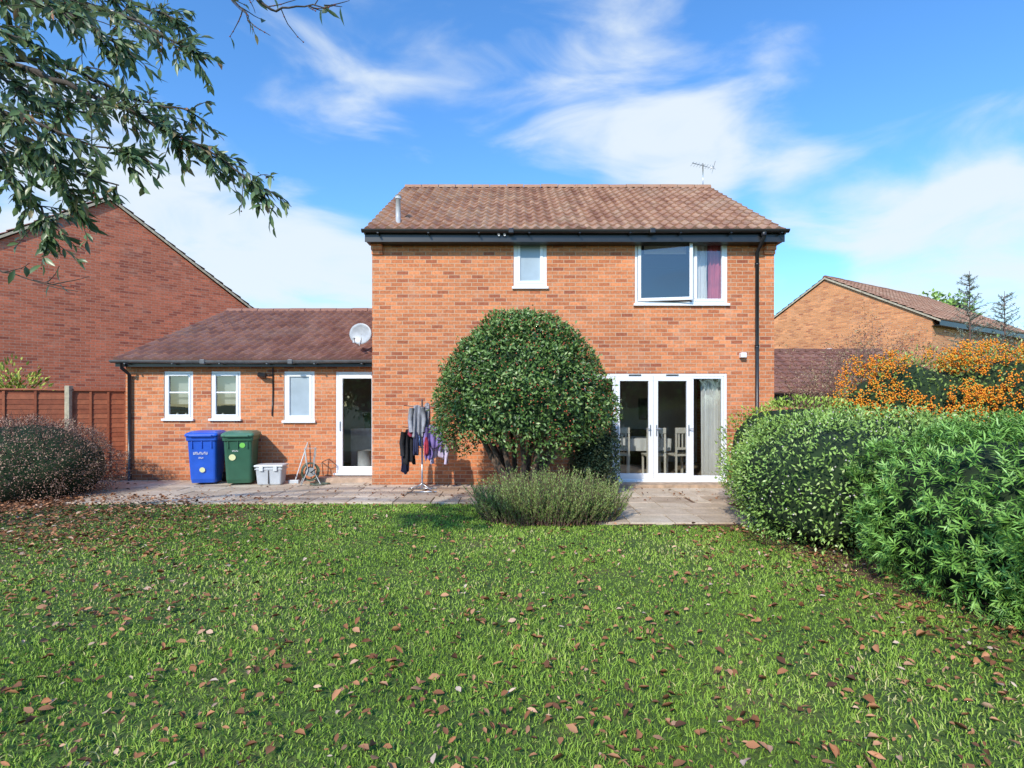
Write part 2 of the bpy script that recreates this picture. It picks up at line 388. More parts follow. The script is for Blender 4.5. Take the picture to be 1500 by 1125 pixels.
box('door_step',1.2,4.3,9.98,Ye-.072,-.02,.09,simple('step_brick',(.45,.32,.22),.9,.3,9,bmp=.4),H,bev=.01)
box('security_light',4.43,4.54,Ye-.12,Ye-.001,2.5,2.6,WHITE,H,bev=.015)
tube('downpipe',[(4.76,Ye-.335,ez-.06),(4.76,Ye-.335,ez-.16),(4.76,Ye-.2,ez-.26),(4.76,Ye-.06,ez-.37),(4.76,Ye-.055,.05)],.036,BLACK,H,seg=12)
tube('downpipe_outlet',[(4.76,Ye-.335,ez-.02),(4.76,Ye-.335,ez-.13)],.05,BLACK,H,seg=12)
for z in (4.3,2.7,1.1):
    tube('pipe_clip',[(4.76,Ye-.055,z),(4.76,Ye-.055,z+.05)],.044,BLACK,H,seg=12)
tube('soil_vent',[(-2.27,10.62,5.1),(-2.27,10.62,5.7)],.05,GREYP,H,seg=14)
tube('soil_vent_cap',[(-2.27,10.62,5.69),(-2.27,10.62,5.76)],.062,GREYP,H,seg=14)
for x in (-.25,-.14): tube('soffit_light',[(x,Ye-.3,4.83),(x,Ye-.33,4.80)],.022,WHITE,H)

# ------------------------------------------------------------------ EXTENSION
EY=11.0
eops=[(-7.19,-6.59,1.29,2.28),(-6.22,-5.61,1.29,2.28),(-4.71,-4.08,1.25,2.28),(-3.64,-2.76,.17,2.27)]
X0,X1=-7.98,-2.74
t=.25
wall_y('wing_front_wall',X0,X1,0,2.5,EY,t,eops,BR,H)
prof=[(EY+.003,0),(19.2,0),(19.2,2.42),(15.1,4.1),(EY+.003,2.42)]
V=[(X0-.002,a,b) for a,b in prof]+[(X0+t,a,b) for a,b in prof]
pydata('wing_gable_wall',V,[(4,3,2,1,0),(5,6,7,8,9)]+[(i,(i+1)%5,(i+1)%5+5,i+5) for i in range(5)],BR,H,uv='m')
tile_roof('wing_roof_tiles',X0-.08,X1,EY-.24,2.5,15.1,4.24,TILED,H,seed=8)
tile_roof('wing_rear_tiles',X0-.08,X1,19.4,2.5,15.1,4.24,TILED,H,seed=9,sub=4)
ridge('wing_ridge_tiles',X0-.08,X1,15.1,4.26,TILED,H)
verge('wing_verge',X0-.09,EY-.23,2.5,15.1,4.23,H)
box('wing_fascia',X0-.06,X1,EY-.21,EY-.19,2.36,2.51,BLACK,H)
box('wing_soffit',X0-.05,X1,EY-.189,EY-.002,2.37,2.385,BLACK,H)
gutter('wing_gutter',X0-.1,X1,EY-.275,2.49,simple('grey_gutter',(.13,.13,.135),.35,.3,6),H)
box('wing_partition',X0+.26,X1,13.2,13.3,.0,2.4,INWALL,H)
box('wing_partition',-5.2,-5.1,EY+.26,13.2,.0,2.4,INWALL,H)
box('wing_ceiling',X0+.26,X1,EY+.26,18.9,2.4,2.45,INWALL,H)
box('wing_floor',X0+.26,X1,EY+.02,18.9,0,.16,INFLOOR,H)
window('utility_window',-7.19,-6.59,1.29,2.28,EY,H,bars=(.56,))
window('utility_window',-6.22,-5.61,1.29,2.28,EY,H,bars=(.56,))
window('cloakroom_window',-4.71,-4.08,1.25,2.28,EY,H,gl=FROST,w=.055,sash=.055)
for x in (-7.0,-6.82,-6.05): tube('window_jar',[(x,EY+.15,1.3),(x,EY+.15,1.38),(x,EY+.15,1.42)],[.035,.035,.015],CHAIRW,H,seg=10)
BLD=simple('blind',(.34,.37,.36),.8,.15,4)
for x0,x1 in ((-7.17,-6.61),(-6.2,-5.63)): box('window_blind',x0,x1,EY+.2,EY+.21,1.6,2.3,BLD,H)
frame('kitchen_door_frame',-3.64,-2.76,.17,2.27,EY+.01,.055,.08,WHITE,H)
frame('kitchen_door_leaf',-3.58,-2.82,.23,2.21,EY-.002,.08,.06,WHITE,H)
pane('kitchen_door_glass',-3.51,-2.89,.3,2.14,EY+.03,GLASS,H)
box('door_handle',-3.56,-3.535,EY-.02,EY-.003,1.05,1.25,METAL,H,bev=.004)
box('door_sill',-3.67,-2.742,EY-.07,EY+.009,.14,.182,WHITE,H)
box('kitchen_step',-3.95,-2.742,10.66,EY-.075,-.02,.12,simple('step_paving',(.48,.34,.24),.9,.25,9,bmp=.4),H,bev=.01)
box('kitchen_unit',-3.7,-2.9,12.2,12.8,.16,1.05,simple('kitchen_white',(.7,.7,.68),.5),H,bev=.01)
tube('kitchen_drum',[(-3.2,11.55,.17),(-3.2,11.55,.6)],.16,simple('drum_grey',(.6,.6,.6),.5),H,seg=18)
tube('kitchen_pot',[(-3.3,12.3,1.05),(-3.3,12.3,1.4)],[.1,.14],simple('pot_grn',(.08,.14,.08),.5),H,seg=14)
tube('wing_downpipe',[(-7.86,EY-.275,2.43),(-7.86,EY-.275,2.33),(-7.86,EY-.06,2.2),(-7.86,EY-.055,.03)],.034,BLACK,H,seg=12)
tube('outside_lamp',[(-5.22,EY-.002,2.2),(-5.15,EY-.14,2.2),(-5.02,EY-.14,2.18)],[.035,.05,.045],BLACK,H,seg=12)
tube('black_cable',[(-4.93,EY-.02,2.35),(-4.93,EY-.02,1.8),(-4.95,EY-.02,1.36)],.014,BLACK,H)
tube('waste_pipe',[(-4.93,EY-.02,2.2),(-5.1,EY-.02,2.2)],.014,BLACK,H)

# ------------------------------------------------------------------ dish & aerial
D=empty('satellite_dish',(-3.12,10.95,3.05),math.radians(-12))
V=[(0,.05,0)];F=[]
R=.25
for r_i in range(1,6):
    for k in range(24):
        a=2*math.pi*k/24; r=R*r_i/5; V.append((r*math.cos(a)*.98,.05-.05*(r_i/5)**2,r*math.sin(a)*.86))
for k in range(24): F.append((0,1+k,1+(k+1)%24))
for q in range(4):
    for k in range(24): F.append((1+q*24+k,1+(q+1)*24+k,1+(q+1)*24+(k+1)%24,1+q*24+(k+1)%24))
o=pydata('dish_reflector',V,F,simple('dish_grey',(.46,.47,.49),.4),D,smooth=True); md=o.modifiers.new('s','SOLIDIFY'); md.thickness=.008
tube('dish_arm',[(0,.06,-.05),(0,-.05,-.26),(0,-.27,-.2)],.01,GREYP,D); tube('dish_lnb',[(0,-.27,-.22),(0,-.26,-.12)],[.02,.028],GREYP,D,seg=12)
tube('dish_bracket',[(0,.06,0),(.12,.12,-.05),(.36,.14,-.05)],.016,METAL,D); box('dish_plate',.35,.375,.06,.2,-.13,.05,METAL,D)
A=empty('tv_aerial',(5.02,14.0,7.2))
tube('mast',[(0,0,0),(0,0,.72)],.014,METAL,A); tube('boom',[(-.3,-.05,.72),(.3,.05,.62)],.009,METAL,A)
for i in range(8):
    u=-.28+i*.075; tube('element',[(u,-.13,.717-.165*(u+.28)/.9),(u,.13,.717-.165*(u+.28)/.9)],.004,METAL,A,seg=5)
tube('reflector_a',[(.28,-.12,.52),(.28,.12,.74)],.005,METAL,A,seg=5); tube('reflector_b',[(.28,.12,.52),(.28,-.12,.74)],.005,METAL,A,seg=5)

# ------------------------------------------------------------------ neighbours
b=math.radians(60)
G2=empty('brick_house',(13.9,23.6,0),math.pi/2-b)
house_shell('right',G2,0,9.5,-4,4,4.85,0,7.2,BRR,TILE,[],eo=.3,vo=.08,period=.3,sub=4,seed=21,gut=False)
box('right_gable_window',-.06,-.005,-.3,.3,3.0,4.05,WHITE,G2); box('right_gable_glass',-.07,-.061,-.24,.24,3.06,3.99,FROST,G2)
G1=empty('brick_house',(-11.7,15.5,0),math.radians(134))
house_shell('left',G1,0,9,-3.75,3.75,4.9,0,7.6,BRL,TILED,[],eo=.3,vo=.08,period=.3,sub=4,seed=31,gut=False)
G3=empty('garage',(0,0,0))
house_shell('garage',G3,6.6,12.6,15.8,20.6,2.0,18.3,3.4,BRL,TILED,[],eo=.3,seed=41,period=.3,sub=4)

# ------------------------------------------------------------------ ground
GR,nt,bs=nodes('lawn_ground')
f1=noise(nt,1.1,6); f2=noise(nt,25,6)
c=ramp(nt,f1,[(.3,(.055,.10,.018)),(.55,(.09,.14,.025)),(.75,(.16,.14,.05))])
c=mixc(nt,c,ramp(nt,f2,[(.3,(.5,.5,.45)),(.7,(1.4,1.35,1.2))]),.9,'MULTIPLY')
nt.links.new(c,bs.inputs['Base Color']); bs.inputs['Roughness'].default_value=.95; bump(nt,bs,f2,.8,.03)
pydata('ground',[(-400,-400,0),(400,-400,0),(400,600,0),(-400,600,0)],[(0,1,2,3)],GR)
SOIL,nt,bs=nodes('soil_leaf_litter')
f1=noise(nt,14,8,rough=.7); f2=noise(nt,60,6)
c=ramp(nt,f1,[(.3,(.07,.038,.02)),(.5,(.18,.095,.052)),(.7,(.32,.18,.095))])
nt.links.new(c,bs.inputs['Base Color']); bs.inputs['Roughness'].default_value=.95; bump(nt,bs,f2,1,.03)
def patch(name,pts,z,mat):
    P=[]; n=len(pts)
    for i in range(n):
        a=Vector(pts[i]);c_=Vector(pts[(i+1)%n]); m=max(1,int((c_-a).length/.12))
        for k in range(m):
            q=a.lerp(c_,k/m); P.append((q.x+random.uniform(-.05,.05),q.y+random.uniform(-.05,.05),z))
    return pydata(name,P,[tuple(range(len(P)))],mat)
patch('flower_bed',[(2.8,7.1),(2.85,6.2),(3.1,5.2),(3.4,4.2),(3.6,3.2),(3.6,1.0),(8,1.0),(10,9),(5,10.3),(2.9,10.3),(2.9,7.4)],.004,SOIL)
patch('flower_bed',[(-13,6.3),(-9.3,6.9),(-7.4,8.1),(-6.7,8.75),(-6.9,9.8),(-8.2,11.5),(-13,12)],.004,SOIL)
patch('flower_bed',[(-.3,8.5),(-.3,7.7),(.1,7.3),(.9,7.3),(1.2,7.7),(1.2,8.7),(.6,9.0),(-.1,9.0)],.038,SOIL)
PAV,nt,bs=nodes('paving_slab')
at=nt.nodes.new('ShaderNodeAttribute'); at.attribute_name='rnd'
c=ramp(nt,at.outputs['Fac'],[(0,(.50,.385,.28)),(.5,(.62,.49,.365)),(1,(.72,.60,.46))])
c=mixc(nt,c,ramp(nt,noise(nt,3,8,rough=.7),[(.3,(.68,.64,.56)),(.65,(1.08,1.08,1.08))]),.85,'MULTIPLY')
c=mixc(nt,c,ramp(nt,noise(nt,45,5),[(.3,(.8,.8,.8)),(.7,(1.15,1.15,1.15))]),.8,'MULTIPLY')
nt.links.new(c,bs.inputs['Base Color']); bs.inputs['Roughness'].default_value=.85; bump(nt,bs,noise(nt,30,6),.3,.01)
V=[];F=[];A_=[]
def slab(x0,x1,y0,y1):
    g=.007;x0+=g;x1-=g;y0+=g;y1-=g; h=.03+random.uniform(-.003,.003); tl=random.uniform(-.003,.003); b=len(V);e=.006
    V.extend([(x0,y0,-.03),(x1,y0,-.03),(x1,y1,-.03),(x0,y1,-.03),(x0,y0,h-e),(x1,y0,h-e+tl),(x1,y1,h-e+tl),(x0,y1,h-e),
        (x0+e,y0+e,h),(x1-e,y0+e,h+tl),(x1-e,y1-e,h+tl),(x0+e,y1-e,h)])
    A_.extend([random.random()]*12)
    F.extend([(b,b+1,b+5,b+4),(b+1,b+2,b+6,b+5),(b+2,b+3,b+7,b+6),(b+3,b,b+4,b+7),(b+4,b+5,b+9,b+8),(b+5,b+6,b+10,b+9),(b+6,b+7,b+11,b+10),(b+7,b+4,b+8,b+11),(b+8,b+9,b+10,b+11)])
def rowfill(xa,xb,y0,y1,off):
    x=xa-off
    while x<xb:
        w=random.choice((.45,.6,.6,.75)); a=max(x,xa); c2=min(x+w,xb)
        if c2-a>.08: slab(a,c2,y0,y1)
        x+=w
y=8.5;i=0
for h in (.55,.6,.45,.295):
    rowfill(-8.3+(.25 if i==0 else 0)+(.9-.3*i if i<2 else 0),2.95,y,y+h,random.random()*.4); y+=h;i+=1
rowfill(-8.5,2.95,y,y+.5,.1); y+=.5
rowfill(-8.5,-2.75,y,11.0,.1)
y=7.05
for h in (.5,.5,.44): rowfill(1.1,3.4,y,y+h,random.random()*.4); y+=h
y=8.5
for h in (.6,.6,.69): rowfill(2.95,5.6,y,y+h,.2); y+=h
pydata('patio',V,F,PAV,attr=A_)
patch('patio_bedding',[(-8.4,8.62),(1.07,8.48),(1.08,7.02),(3.3,7.0),(5.5,8.5),(5.5,10.41),(-2.74,10.41),(-2.74,11.01),(-8.5,11.01)],.012,SOIL)

def grass():
    n=310000
    y=1.3+(8.6-1.3)*rng.random(n)**1.05; x=(rng.random(n)*2-1)*(1.0*y+1.1)
    ok=(x<3.9)&(x>-10.5); keep=rng.random(n)
    edge=np.clip((x-(2.6+np.clip(7.2-y,0,6)*.19))/.6,0,1); ok&=keep>edge*.85
    l=(y>6.6+.45*(x+9.3))&(x<-6.7); ok&=~(l&(keep>.15))
    ok&=~((x>1.08)&(x<3.4)&(y>7.02)); ok&=~((y>8.45+.12*rng.random(n)))
    P0=np.stack([x,y,np.zeros(n)],1); lm=lump(P0,2.2,5); l2=lump(P0,.9,15); l3=lump(P0,6,25)
    litter=np.clip((-x-2.8)/3.4,0,1)*np.clip((y-4.0)/2.6,0,1); ok&=keep>litter*.80
    bare=np.clip(.15+.32*l2+.28*l3,0,.75); ok&=rng.random(n)>bare
    x=x[ok];y=y[ok];lm=lm[ok];l2=l2[ok];l3=l3[ok];n=len(x)
    h=(.016+.024*rng.random(n)**1.5)*(1+.4*lm)*(1+.2*(y<4)); w=.0015+.00052*y
    a=rng.random(n)*6.283; tilt=.15+rng.random(n)*1.1; ta=rng.random(n)*6.283
    sx,sy=np.cos(a)*w,np.sin(a)*w; lx,ly=np.cos(ta)*np.sin(tilt)*h,np.sin(ta)*np.sin(tilt)*h; lz=np.cos(tilt)*h
    z=np.zeros(n)
    V=np.stack([np.stack([x-sx,y-sy,z],1),np.stack([x+sx,y+sy,z],1),
        np.stack([x+sx*.8+lx*.4,y+sy*.8+ly*.4,lz*.65],1),np.stack([x-sx*.8+lx*.4,y-sy*.8+ly*.4,lz*.65],1),
        np.stack([x+lx*1.2,y+ly*1.2,lz],1)],1).reshape(-1,3)
    bb=(np.arange(n)*5)[:,None]; L=(bb+np.array([[0,1,2,3,3,2,4]])).ravel(); T=np.tile([4,3],n)
    at=np.repeat(np.clip(.46+.22*rng.normal(size=n)+.14*lm+.24*l2+.12*l3,0,1),5)
    fast('lawn_grass',V,L,T,leafmat('grass_blade',[(0,(.11,.19,.03)),(.35,(.22,.36,.045)),(.7,(.34,.50,.075)),(.9,(.48,.55,.14)),(1,(.62,.54,.26))],.6,0,.2),attr=at)
    return n
print('blades',grass())

def fallen():
    n=30000
    y=1.5+7.0*rng.random(n)**1.0; x=(rng.random(n)*2-1)*(1.0*y+1.2)
    lit=np.clip((-x-2.2)/3.6,0,1)*np.clip((y-3.6)/2.5,0,1)
    bed=np.clip((x-(1.7+np.clip(7.2-y,0,6)*.17))/.9,0,1)
    lm=lump(np.stack([x,y,0*x],1),1.6,8); l2=lump(np.stack([x,y,0*x],1),5,18)
    pr=np.clip(.11+.07*(lm>0)+.12*l2+.05*(y<5)+.06*np.clip(-x/4,0,1)+lit*.8+bed*.34,0.02,1)
    ok=(rng.random(n)<pr)&(x<4.0)&(x>-10.5)&~((x>1.1)&(y>7.0))
    P=np.stack([x[ok],y[ok],.024+.016*rng.random(ok.sum())],1)
    m=9500; y2=5.9+3.2*rng.random(m); x2=-10+6.2*rng.random(m)**1.15
    k=(rng.random(m)<np.clip(1.2-(x2+10)/6.0,0.1,1)); P2=np.stack([x2[k],y2[k],.032+.025*rng.random(k.sum())],1)
    m=420; x3=-8+12*rng.random(m); y3=8.6+2.3*rng.random(m)**1.3; y3=np.where(x3>-2.8,np.minimum(y3,10.3),y3); P3=np.stack([x3,y3,np.full(m,.04)],1)
    P=np.concatenate([P,P2,P3]); n=len(P)
    a=rng.random(n)*6.283; D=np.stack([np.cos(a),np.sin(a),rng.normal(0,.25,n)],1); Nn=np.stack([rng.normal(0,.4,n),rng.normal(0,.4,n),np.ones(n)],1)
    L=.024+.05*rng.random(n)**1.5; W=L*(.28+.4*rng.random(n))
    D=unit(D); S=unit(np.cross(D,Nn)); U=np.cross(S,D); curl=(rng.random(n)*.6)[:,None]; L_=L[:,None]; W_=W[:,None]
    pts=[P, P+D*L_*.25+S*W_*.4+U*W_*curl, P+D*L_*.6+S*W_*.5+U*W_*curl*1.3, P+D*L_+U*L_*(curl-.2)*.6, P+D*L_*.6-S*W_*.5+U*W_*curl*1.3, P+D*L_*.25-S*W_*.4+U*W_*curl, P+D*L_*.55]
    V=np.stack(pts,1).reshape(-1,3); b=(np.arange(n)*7)[:,None]
    F=(b+np.array([[0,1,6, 1,2,6, 2,3,6, 3,4,6, 4,5,6, 5,0,6]])).ravel()
    fast('fallen_leaves',V,F,np.full(6*n,3),leafmat('dead_leaf',[(0,(.10,.045,.025)),(.35,(.27,.11,.05)),(.65,(.44,.19,.085)),(.9,(.58,.30,.16)),(1,(.66,.50,.38))],.7,0,.25),attr=np.repeat(rng.random(n),7))
    print('fallen',n)
fallen()

# ------------------------------------------------------------------ fence
FN=empty('fence'); FM,nt,bs=nodes('stained_fence')
at=nt.nodes.new('ShaderNodeAttribute'); at.attribute_name='rnd'
c=ramp(nt,at.outputs['Fac'],[(0,(.30,.075,.03)),(1,(.46,.14,.06))])
c=mixc(nt,c,ramp(nt,noise(nt,9,8,rough=.7),[(.3,(.6,.6,.6)),(.7,(1.2,1.2,1.2))]),.8,'MULTIPLY')
nt.links.new(c,bs.inputs['Base Color']); bs.inputs['Roughness'].default_value=.75
def panel(p0,p1):
    a=Vector((p0[0],p0[1],0)); d=Vector((p1[0]-p0[0],p1[1]-p0[1],0)); L=d.length; ang=math.atan2(d.y,d.x)
    e=bpy.data.objects.new('panel',None); link(e,FN); e.location=a; e.rotation_euler=(0,0,ang)
    V=[];F=[];A=[]
    def bx(x0,x1,y0,y1,z0,z1,tp=.008):
        b=len(V); r=random.random()
        V.extend([(x0,y0,z0),(x1,y0,z0),(x1,y1,z0),(x0,y1,z0),(x0,y0+tp,z1),(x1,y0+tp,z1),(x1,y1,z1),(x0,y1,z1)]); A.extend([r]*8)
        F.extend([(b,b+3,b+2,b+1),(b+4,b+5,b+6,b+7),(b,b+1,b+5,b+4),(b+1,b+2,b+6,b+5),(b+2,b+3,b+7,b+6),(b+3,b,b+4,b+7)])
    bx(.02,L-.02,.016,.026,.06,1.88,0)
    z=.1
    while z<1.78: bx(.03,L-.03,0,.014,z,z+.098); z+=.1
    for k in range(5):
        x=.03+(L-.1)*k/4; bx(x,x+.04,-.025,-.002,.08,1.86)
    bx(.02,L-.02,-.03,.03,1.885,1.915); bx(.03,L-.03,-.02,.012,.04,.098)
    pydata('boards',V,F,FM,e,attr=A)
CONC=simple('concrete_post',(.46,.40,.28),.9,.25,12)
fp=[(-8.1,11.75),(-9.15,11.0),(-10.9,10.0),(-12.6,9.0),(-14.2,7.9)]
for i in range(len(fp)-1):
    panel(fp[i+1],fp[i])
    x,y=fp[i+1]; box('post',x-.05,x+.05,y-.06,y+.05,0,1.98,CONC,FN,bev=.01)

# ------------------------------------------------------------------ wheelie bins
def bin_(loc,rot,body,lid,stick):
    B=empty('wheelie_bin',loc,rot)
    def ring(w,d,z,y0=0,c=.05,n=4):
        pts=[]
        for sx,sy,a0 in ((1,-1,-90),(1,1,0),(-1,1,90),(-1,-1,180)):
            for k in range(n):
                a=math.radians(a0+90*k/(n-1)); pts.append((sx*(w/2-c)+c*math.cos(a),y0+sy*(d/2-c)+c*math.sin(a),z))
        return pts
    def loft(nm,rings,m):
        V=[p for r in rings for p in r]; k=len(rings[0]); F=[]
        for i in range(len(rings)-1):
            for j in range(k): F.append((i*k+j,i*k+(j+1)%k,(i+1)*k+(j+1)%k,(i+1)*k+j))
        F.append(tuple(range(k-1,-1,-1))); F.append(tuple((len(rings)-1)*k+j for j in range(k)))
        o=pydata(nm,V,F,m,B,smooth=False); md=o.modifiers.new('b','BEVEL'); md.width=.004; md.segments=1; return o
    loft('body',[ring(.44,.46,.04,.03),ring(.46,.50,.12,.02),ring(.50,.58,.70,-.0),ring(.515,.60,.86),ring(.55,.66,.87),ring(.56,.67,.95)],body)
    loft('lid',[ring(.585,.72,.952,-.005),ring(.59,.725,.985,-.005),ring(.56,.68,1.01,0),ring(.46,.5,1.045,.03),ring(.3,.3,1.05,.05)],lid)
    box('front_lip',-.2,.2,-.385,-.355,.945,.985,lid,B,bev=.01)
    tube('handle',[(-.24,.36,.96),(-.24,.42,.97),(.24,.42,.97),(.24,.36,.96)],.018,body,B)
    for x in (-.25,.25): tube('wheel',[(x-.025,.22,.1),(x+.025,.22,.1)],.1,BLACK,B,seg=20)
    tube('axle',[(-.25,.22,.1),(.25,.22,.1)],.012,METAL,B)
    for x in (-.17,0,.17): box('rib',x-.01,x+.01,-.315,-.25,.72,.86,body,B,bev=.004)
    for (nm,x,z,r,m) in stick:
        yy=-.245-(z-.12)*.069-.012
        V=[(x,yy,z)]+[(x+r*math.cos(2*math.pi*k/20),yy-math.sin(2*math.pi*k/20)*r*.069,z+r*math.sin(2*math.pi*k/20)) for k in range(20)]
        pydata(nm,V,[(0,1+k,1+(k+1)%20) for k in range(20)],m,B)
    return B
def letters(B,x0,z0,n,h,m):
    V=[];F=[]
    x=x0
    for i in range(n):
        w=h*.55
        for (a,b2,c_,d) in ((0,.25,0,1),(.25,1,.75 if i%2 else 0,1 if i%2 else .25),(.75,1,0,.6 if i%3 else 1)):
            i0=len(V)
            for (u,v) in ((a,c_),(b2,c_),(b2,d),(a,d)):
                z=z0+v*h; V.append((x+u*w,-.25-(z-.12)*.069-.010,z))
            F.append((i0,i0+1,i0+2,i0+3))
        x+=w*1.35
    pydata('lettering',V,F,m,B)
BLUE=simple('blue_plastic',(.02,.11,.58),.38,.1,5); GRN=simple('green_plastic',(.035,.12,.07),.4,.1,5); GRNL=simple('green_lid',(.07,.20,.13),.4,.1,5)
PW=simple('sticker_white',(.75,.75,.75),.5,.05); PG=simple('sticker_green',(.2,.6,.1),.5,.05); PY=simple('sticker_yellow',(.75,.75,.4),.5,.05)
b1=bin_((-6.04,10.55,.03),math.radians(12),BLUE,BLUE,[('logo',.0,.30,.05,PY)])
letters(b1,-.15,.60,7,.05,PW); letters(b1,-.06,.52,4,.03,PW)
b2=bin_((-5.33,10.5,.03),math.radians(14),GRN,GRNL,[('sticker',.08,.78,.05,PG),('sticker',-.1,.55,.06,PY)])
letters(b2,-.1,.66,5,.03,PW)

GB=simple('box_grey',(.50,.52,.54),.45,.12,5); GL=simple('box_lid',(.68,.69,.68),.45,.1,5)
SB=empty('storage_box',(-4.72,10.45,.03),.1); w,d,h=.50,.34,.36; a,b=w*.44,d*.43; A2,B2=w/2,d/2
V=[(-a,-b,0),(a,-b,0),(a,b,0),(-a,b,0),(-A2,-B2,h),(A2,-B2,h),(A2,B2,h),(-A2,B2,h)]
o=pydata('tub',V,[(0,3,2,1),(4,5,6,7),(0,1,5,4),(1,2,6,5),(2,3,7,6),(3,0,4,7)],GB,SB); md=o.modifiers.new('b','BEVEL'); md.width=.03; md.segments=3
box('lid',-A2-.02,A2+.02,-B2-.02,B2+.02,h-.005,h+.035,GL,SB,bev=.014); box('rim',-A2-.008,A2+.008,-B2-.008,B2+.008,h-.06,h-.035,GB,SB,bev=.008)
for x in (-.13,.13): box('clip',x-.035,x+.035,-B2-.03,-B2-.012,h-.08,h+.02,GL,SB,bev=.004)
box('divider',-.008,.008,-B2-.004,-B2+.03,.03,h-.07,DARKIN,SB)
BRM=empty('broom',(-4.32,10.62,.03)); tube('handle',[(0,-.05,.0),(.12,.33,.78)],.013,GL,BRM); box('head',-.1,.1,-.1,-.03,.0,.07,GB,BRM,bev=.01)
HR=empty('hose_reel',(-3.98,10.5,.03),math.radians(25)); HF=simple('reel_frame',(.42,.42,.40),.4)
for s in (-.11,.11): tube('frame_side',[(-.17,s,0),(-.05,s,.28),(-.1,s,.70),(.1,s,.70),(.05,s,.28),(.18,s,0)],.010,HF,HR)
tube('frame_top',[(-.1,-.11,.70),(-.1,.11,.70)],.010,HF,HR); tube('frame_top',[(.1,-.11,.70),(.1,.11,.70)],.010,HF,HR)
HOSE=simple('hose',(.10,.13,.09),.5,.3,20)
pts=[(.17*(1-.0006*k)*math.cos(k*.35),-.09+.18*((k/120)%1),.24+.17*math.sin(k*.35)) for k in range(360)]
tube('hose_coil',pts,.013,HOSE,HR,seg=6)
for s in (-.1,.1):
    V=[(0,s,.24)]+[(.09*math.cos(2*math.pi*k/24),s,.24+.09*math.sin(2*math.pi*k/24)) for k in range(24)]
    pydata('reel_disc',V,[(0,1+k,1+(k+1)%24) for k in range(24)],HF,HR)
tube('crank',[(0,-.12,.24),(0,-.16,.24),(.09,-.16,.30)],.012,BLACK,HR)
pts=[(.15+.3*math.cos(k*.3)*(.5+.2*math.sin(k)),-.2+.12*math.sin(k*.3),.015) for k in range(30)]
tube('hose_loose',pts,.012,HOSE,HR,seg=6)

# ------------------------------------------------------------------ clothes airer
CA=empty('clothes_airer',(-1.62,9.6,.03),math.radians(8))
tube('pole',[(0,0,.05),(0,0,1.66)],.016,METAL,CA)
for k in range(4):
    a=math.radians(45+90*k); tube('foot',[(0,0,.14),(.3*math.cos(a),.3*math.sin(a),.02)],.012,METAL,CA)
tube('foot_bar',[(-.26,-.2,.02),(.26,-.2,.02)],.014,METAL,CA); tube('foot_bar',[(-.26,.2,.02),(.26,.2,.02)],.014,METAL,CA)
for z,L in ((1.5,.34),(1.12,.36),(.78,.3)):
    for k in range(4):
        a=math.radians(20+90*k); tube('arm',[(0,0,z),(L*math.cos(a),L*math.sin(a),z+.05)],.007,METAL,CA)
def garment(nm,cx,cy,ztop,w,h,ang,c,sleeve=False,seed=0):
    r=random.Random(seed); V=[];F=[];nx,nz=12,14; ph=r.uniform(0,6)
    for j in range(nz+1):
        v=j/nz
        ww=w*(.55+.45*min(1,v*4)) * (1-.12*v+.06*math.sin(v*7+ph))
        for i in range(nx+1):
            u=i/nx-.5; off=.035*math.sin(u*14+ph+v*2)*(.3+v)+.02*math.sin(u*31+ph)
            x=u*ww; z=ztop-h*v-.05*abs(u)*(1-v)+.03*math.sin(u*9+ph)*v
            V.append((cx+x*math.cos(ang)-off*math.sin(ang),cy+x*math.sin(ang)+off*math.cos(ang),z))
    for j in range(nz):
        for i in range(nx): F.append((j*(nx+1)+i,j*(nx+1)+i+1,(j+1)*(nx+1)+i+1,(j+1)*(nx+1)+i))
    o=pydata(nm,V,F,c,CA,smooth=True); md=o.modifiers.new('s','SOLIDIFY'); md.thickness=.012
    if sleeve:
        for s in (-1,1):
            a=Vector((cx+s*w*.45*math.cos(ang),cy+s*w*.45*math.sin(ang),ztop-.06)); tube(nm+'_sleeve',[a,a+Vector((s*.03,-.02,-.2)),a+Vector((s*.02,-.03,-.42))],[.05,.045,.035],c,CA,seg=8)
fab=lambda n,c: simple(n,c,.9,.25,14,bmp=.3)
cN=fab('navy_cloth',(.03,.035,.09)); cK=fab('black_cloth',(.018,.017,.02)); cP=fab('purple_cloth',(.22,.16,.40)); cG=fab('grey_cloth',(.33,.33,.37)); cR=fab('red_cloth',(.5,.06,.1)); cB=fab('blue_cloth',(.12,.2,.4)); cW=fab('lilac_cloth',(.55,.48,.66))
garment('black_top',-.22,-.14,1.14,.24,.62,.5,cK,True,1); garment('navy_trousers',-.3,.08,.95,.2,.62,.9,cN,False,2)
garment('grey_top',-.08,-.22,1.56,.2,.55,.2,cG,True,3); garment('red_top',-.2,-.2,1.42,.1,.4,1.2,cR,False,4)
garment('purple_shirt',.2,-.2,1.22,.24,.42,-.1,cP,True,5); garment('blue_jeans',-.02,.2,1.5,.2,.7,.3,cB,False,6)
garment('lilac_shirt',.3,-.08,.98,.26,.36,-.5,cW,True,7); garment('navy_sock',-.1,-.25,1.1,.1,.4,-.3,cN,False,8); garment('grey_sock',.1,-.1,1.6,.12,.45,-.8,cG,False,9)
garment('purple_top',.12,-.26,.82,.14,.22,.1,cP,False,10); garment('red_sock',.08,-.3,1.0,.07,.3,.1,cR,False,11)

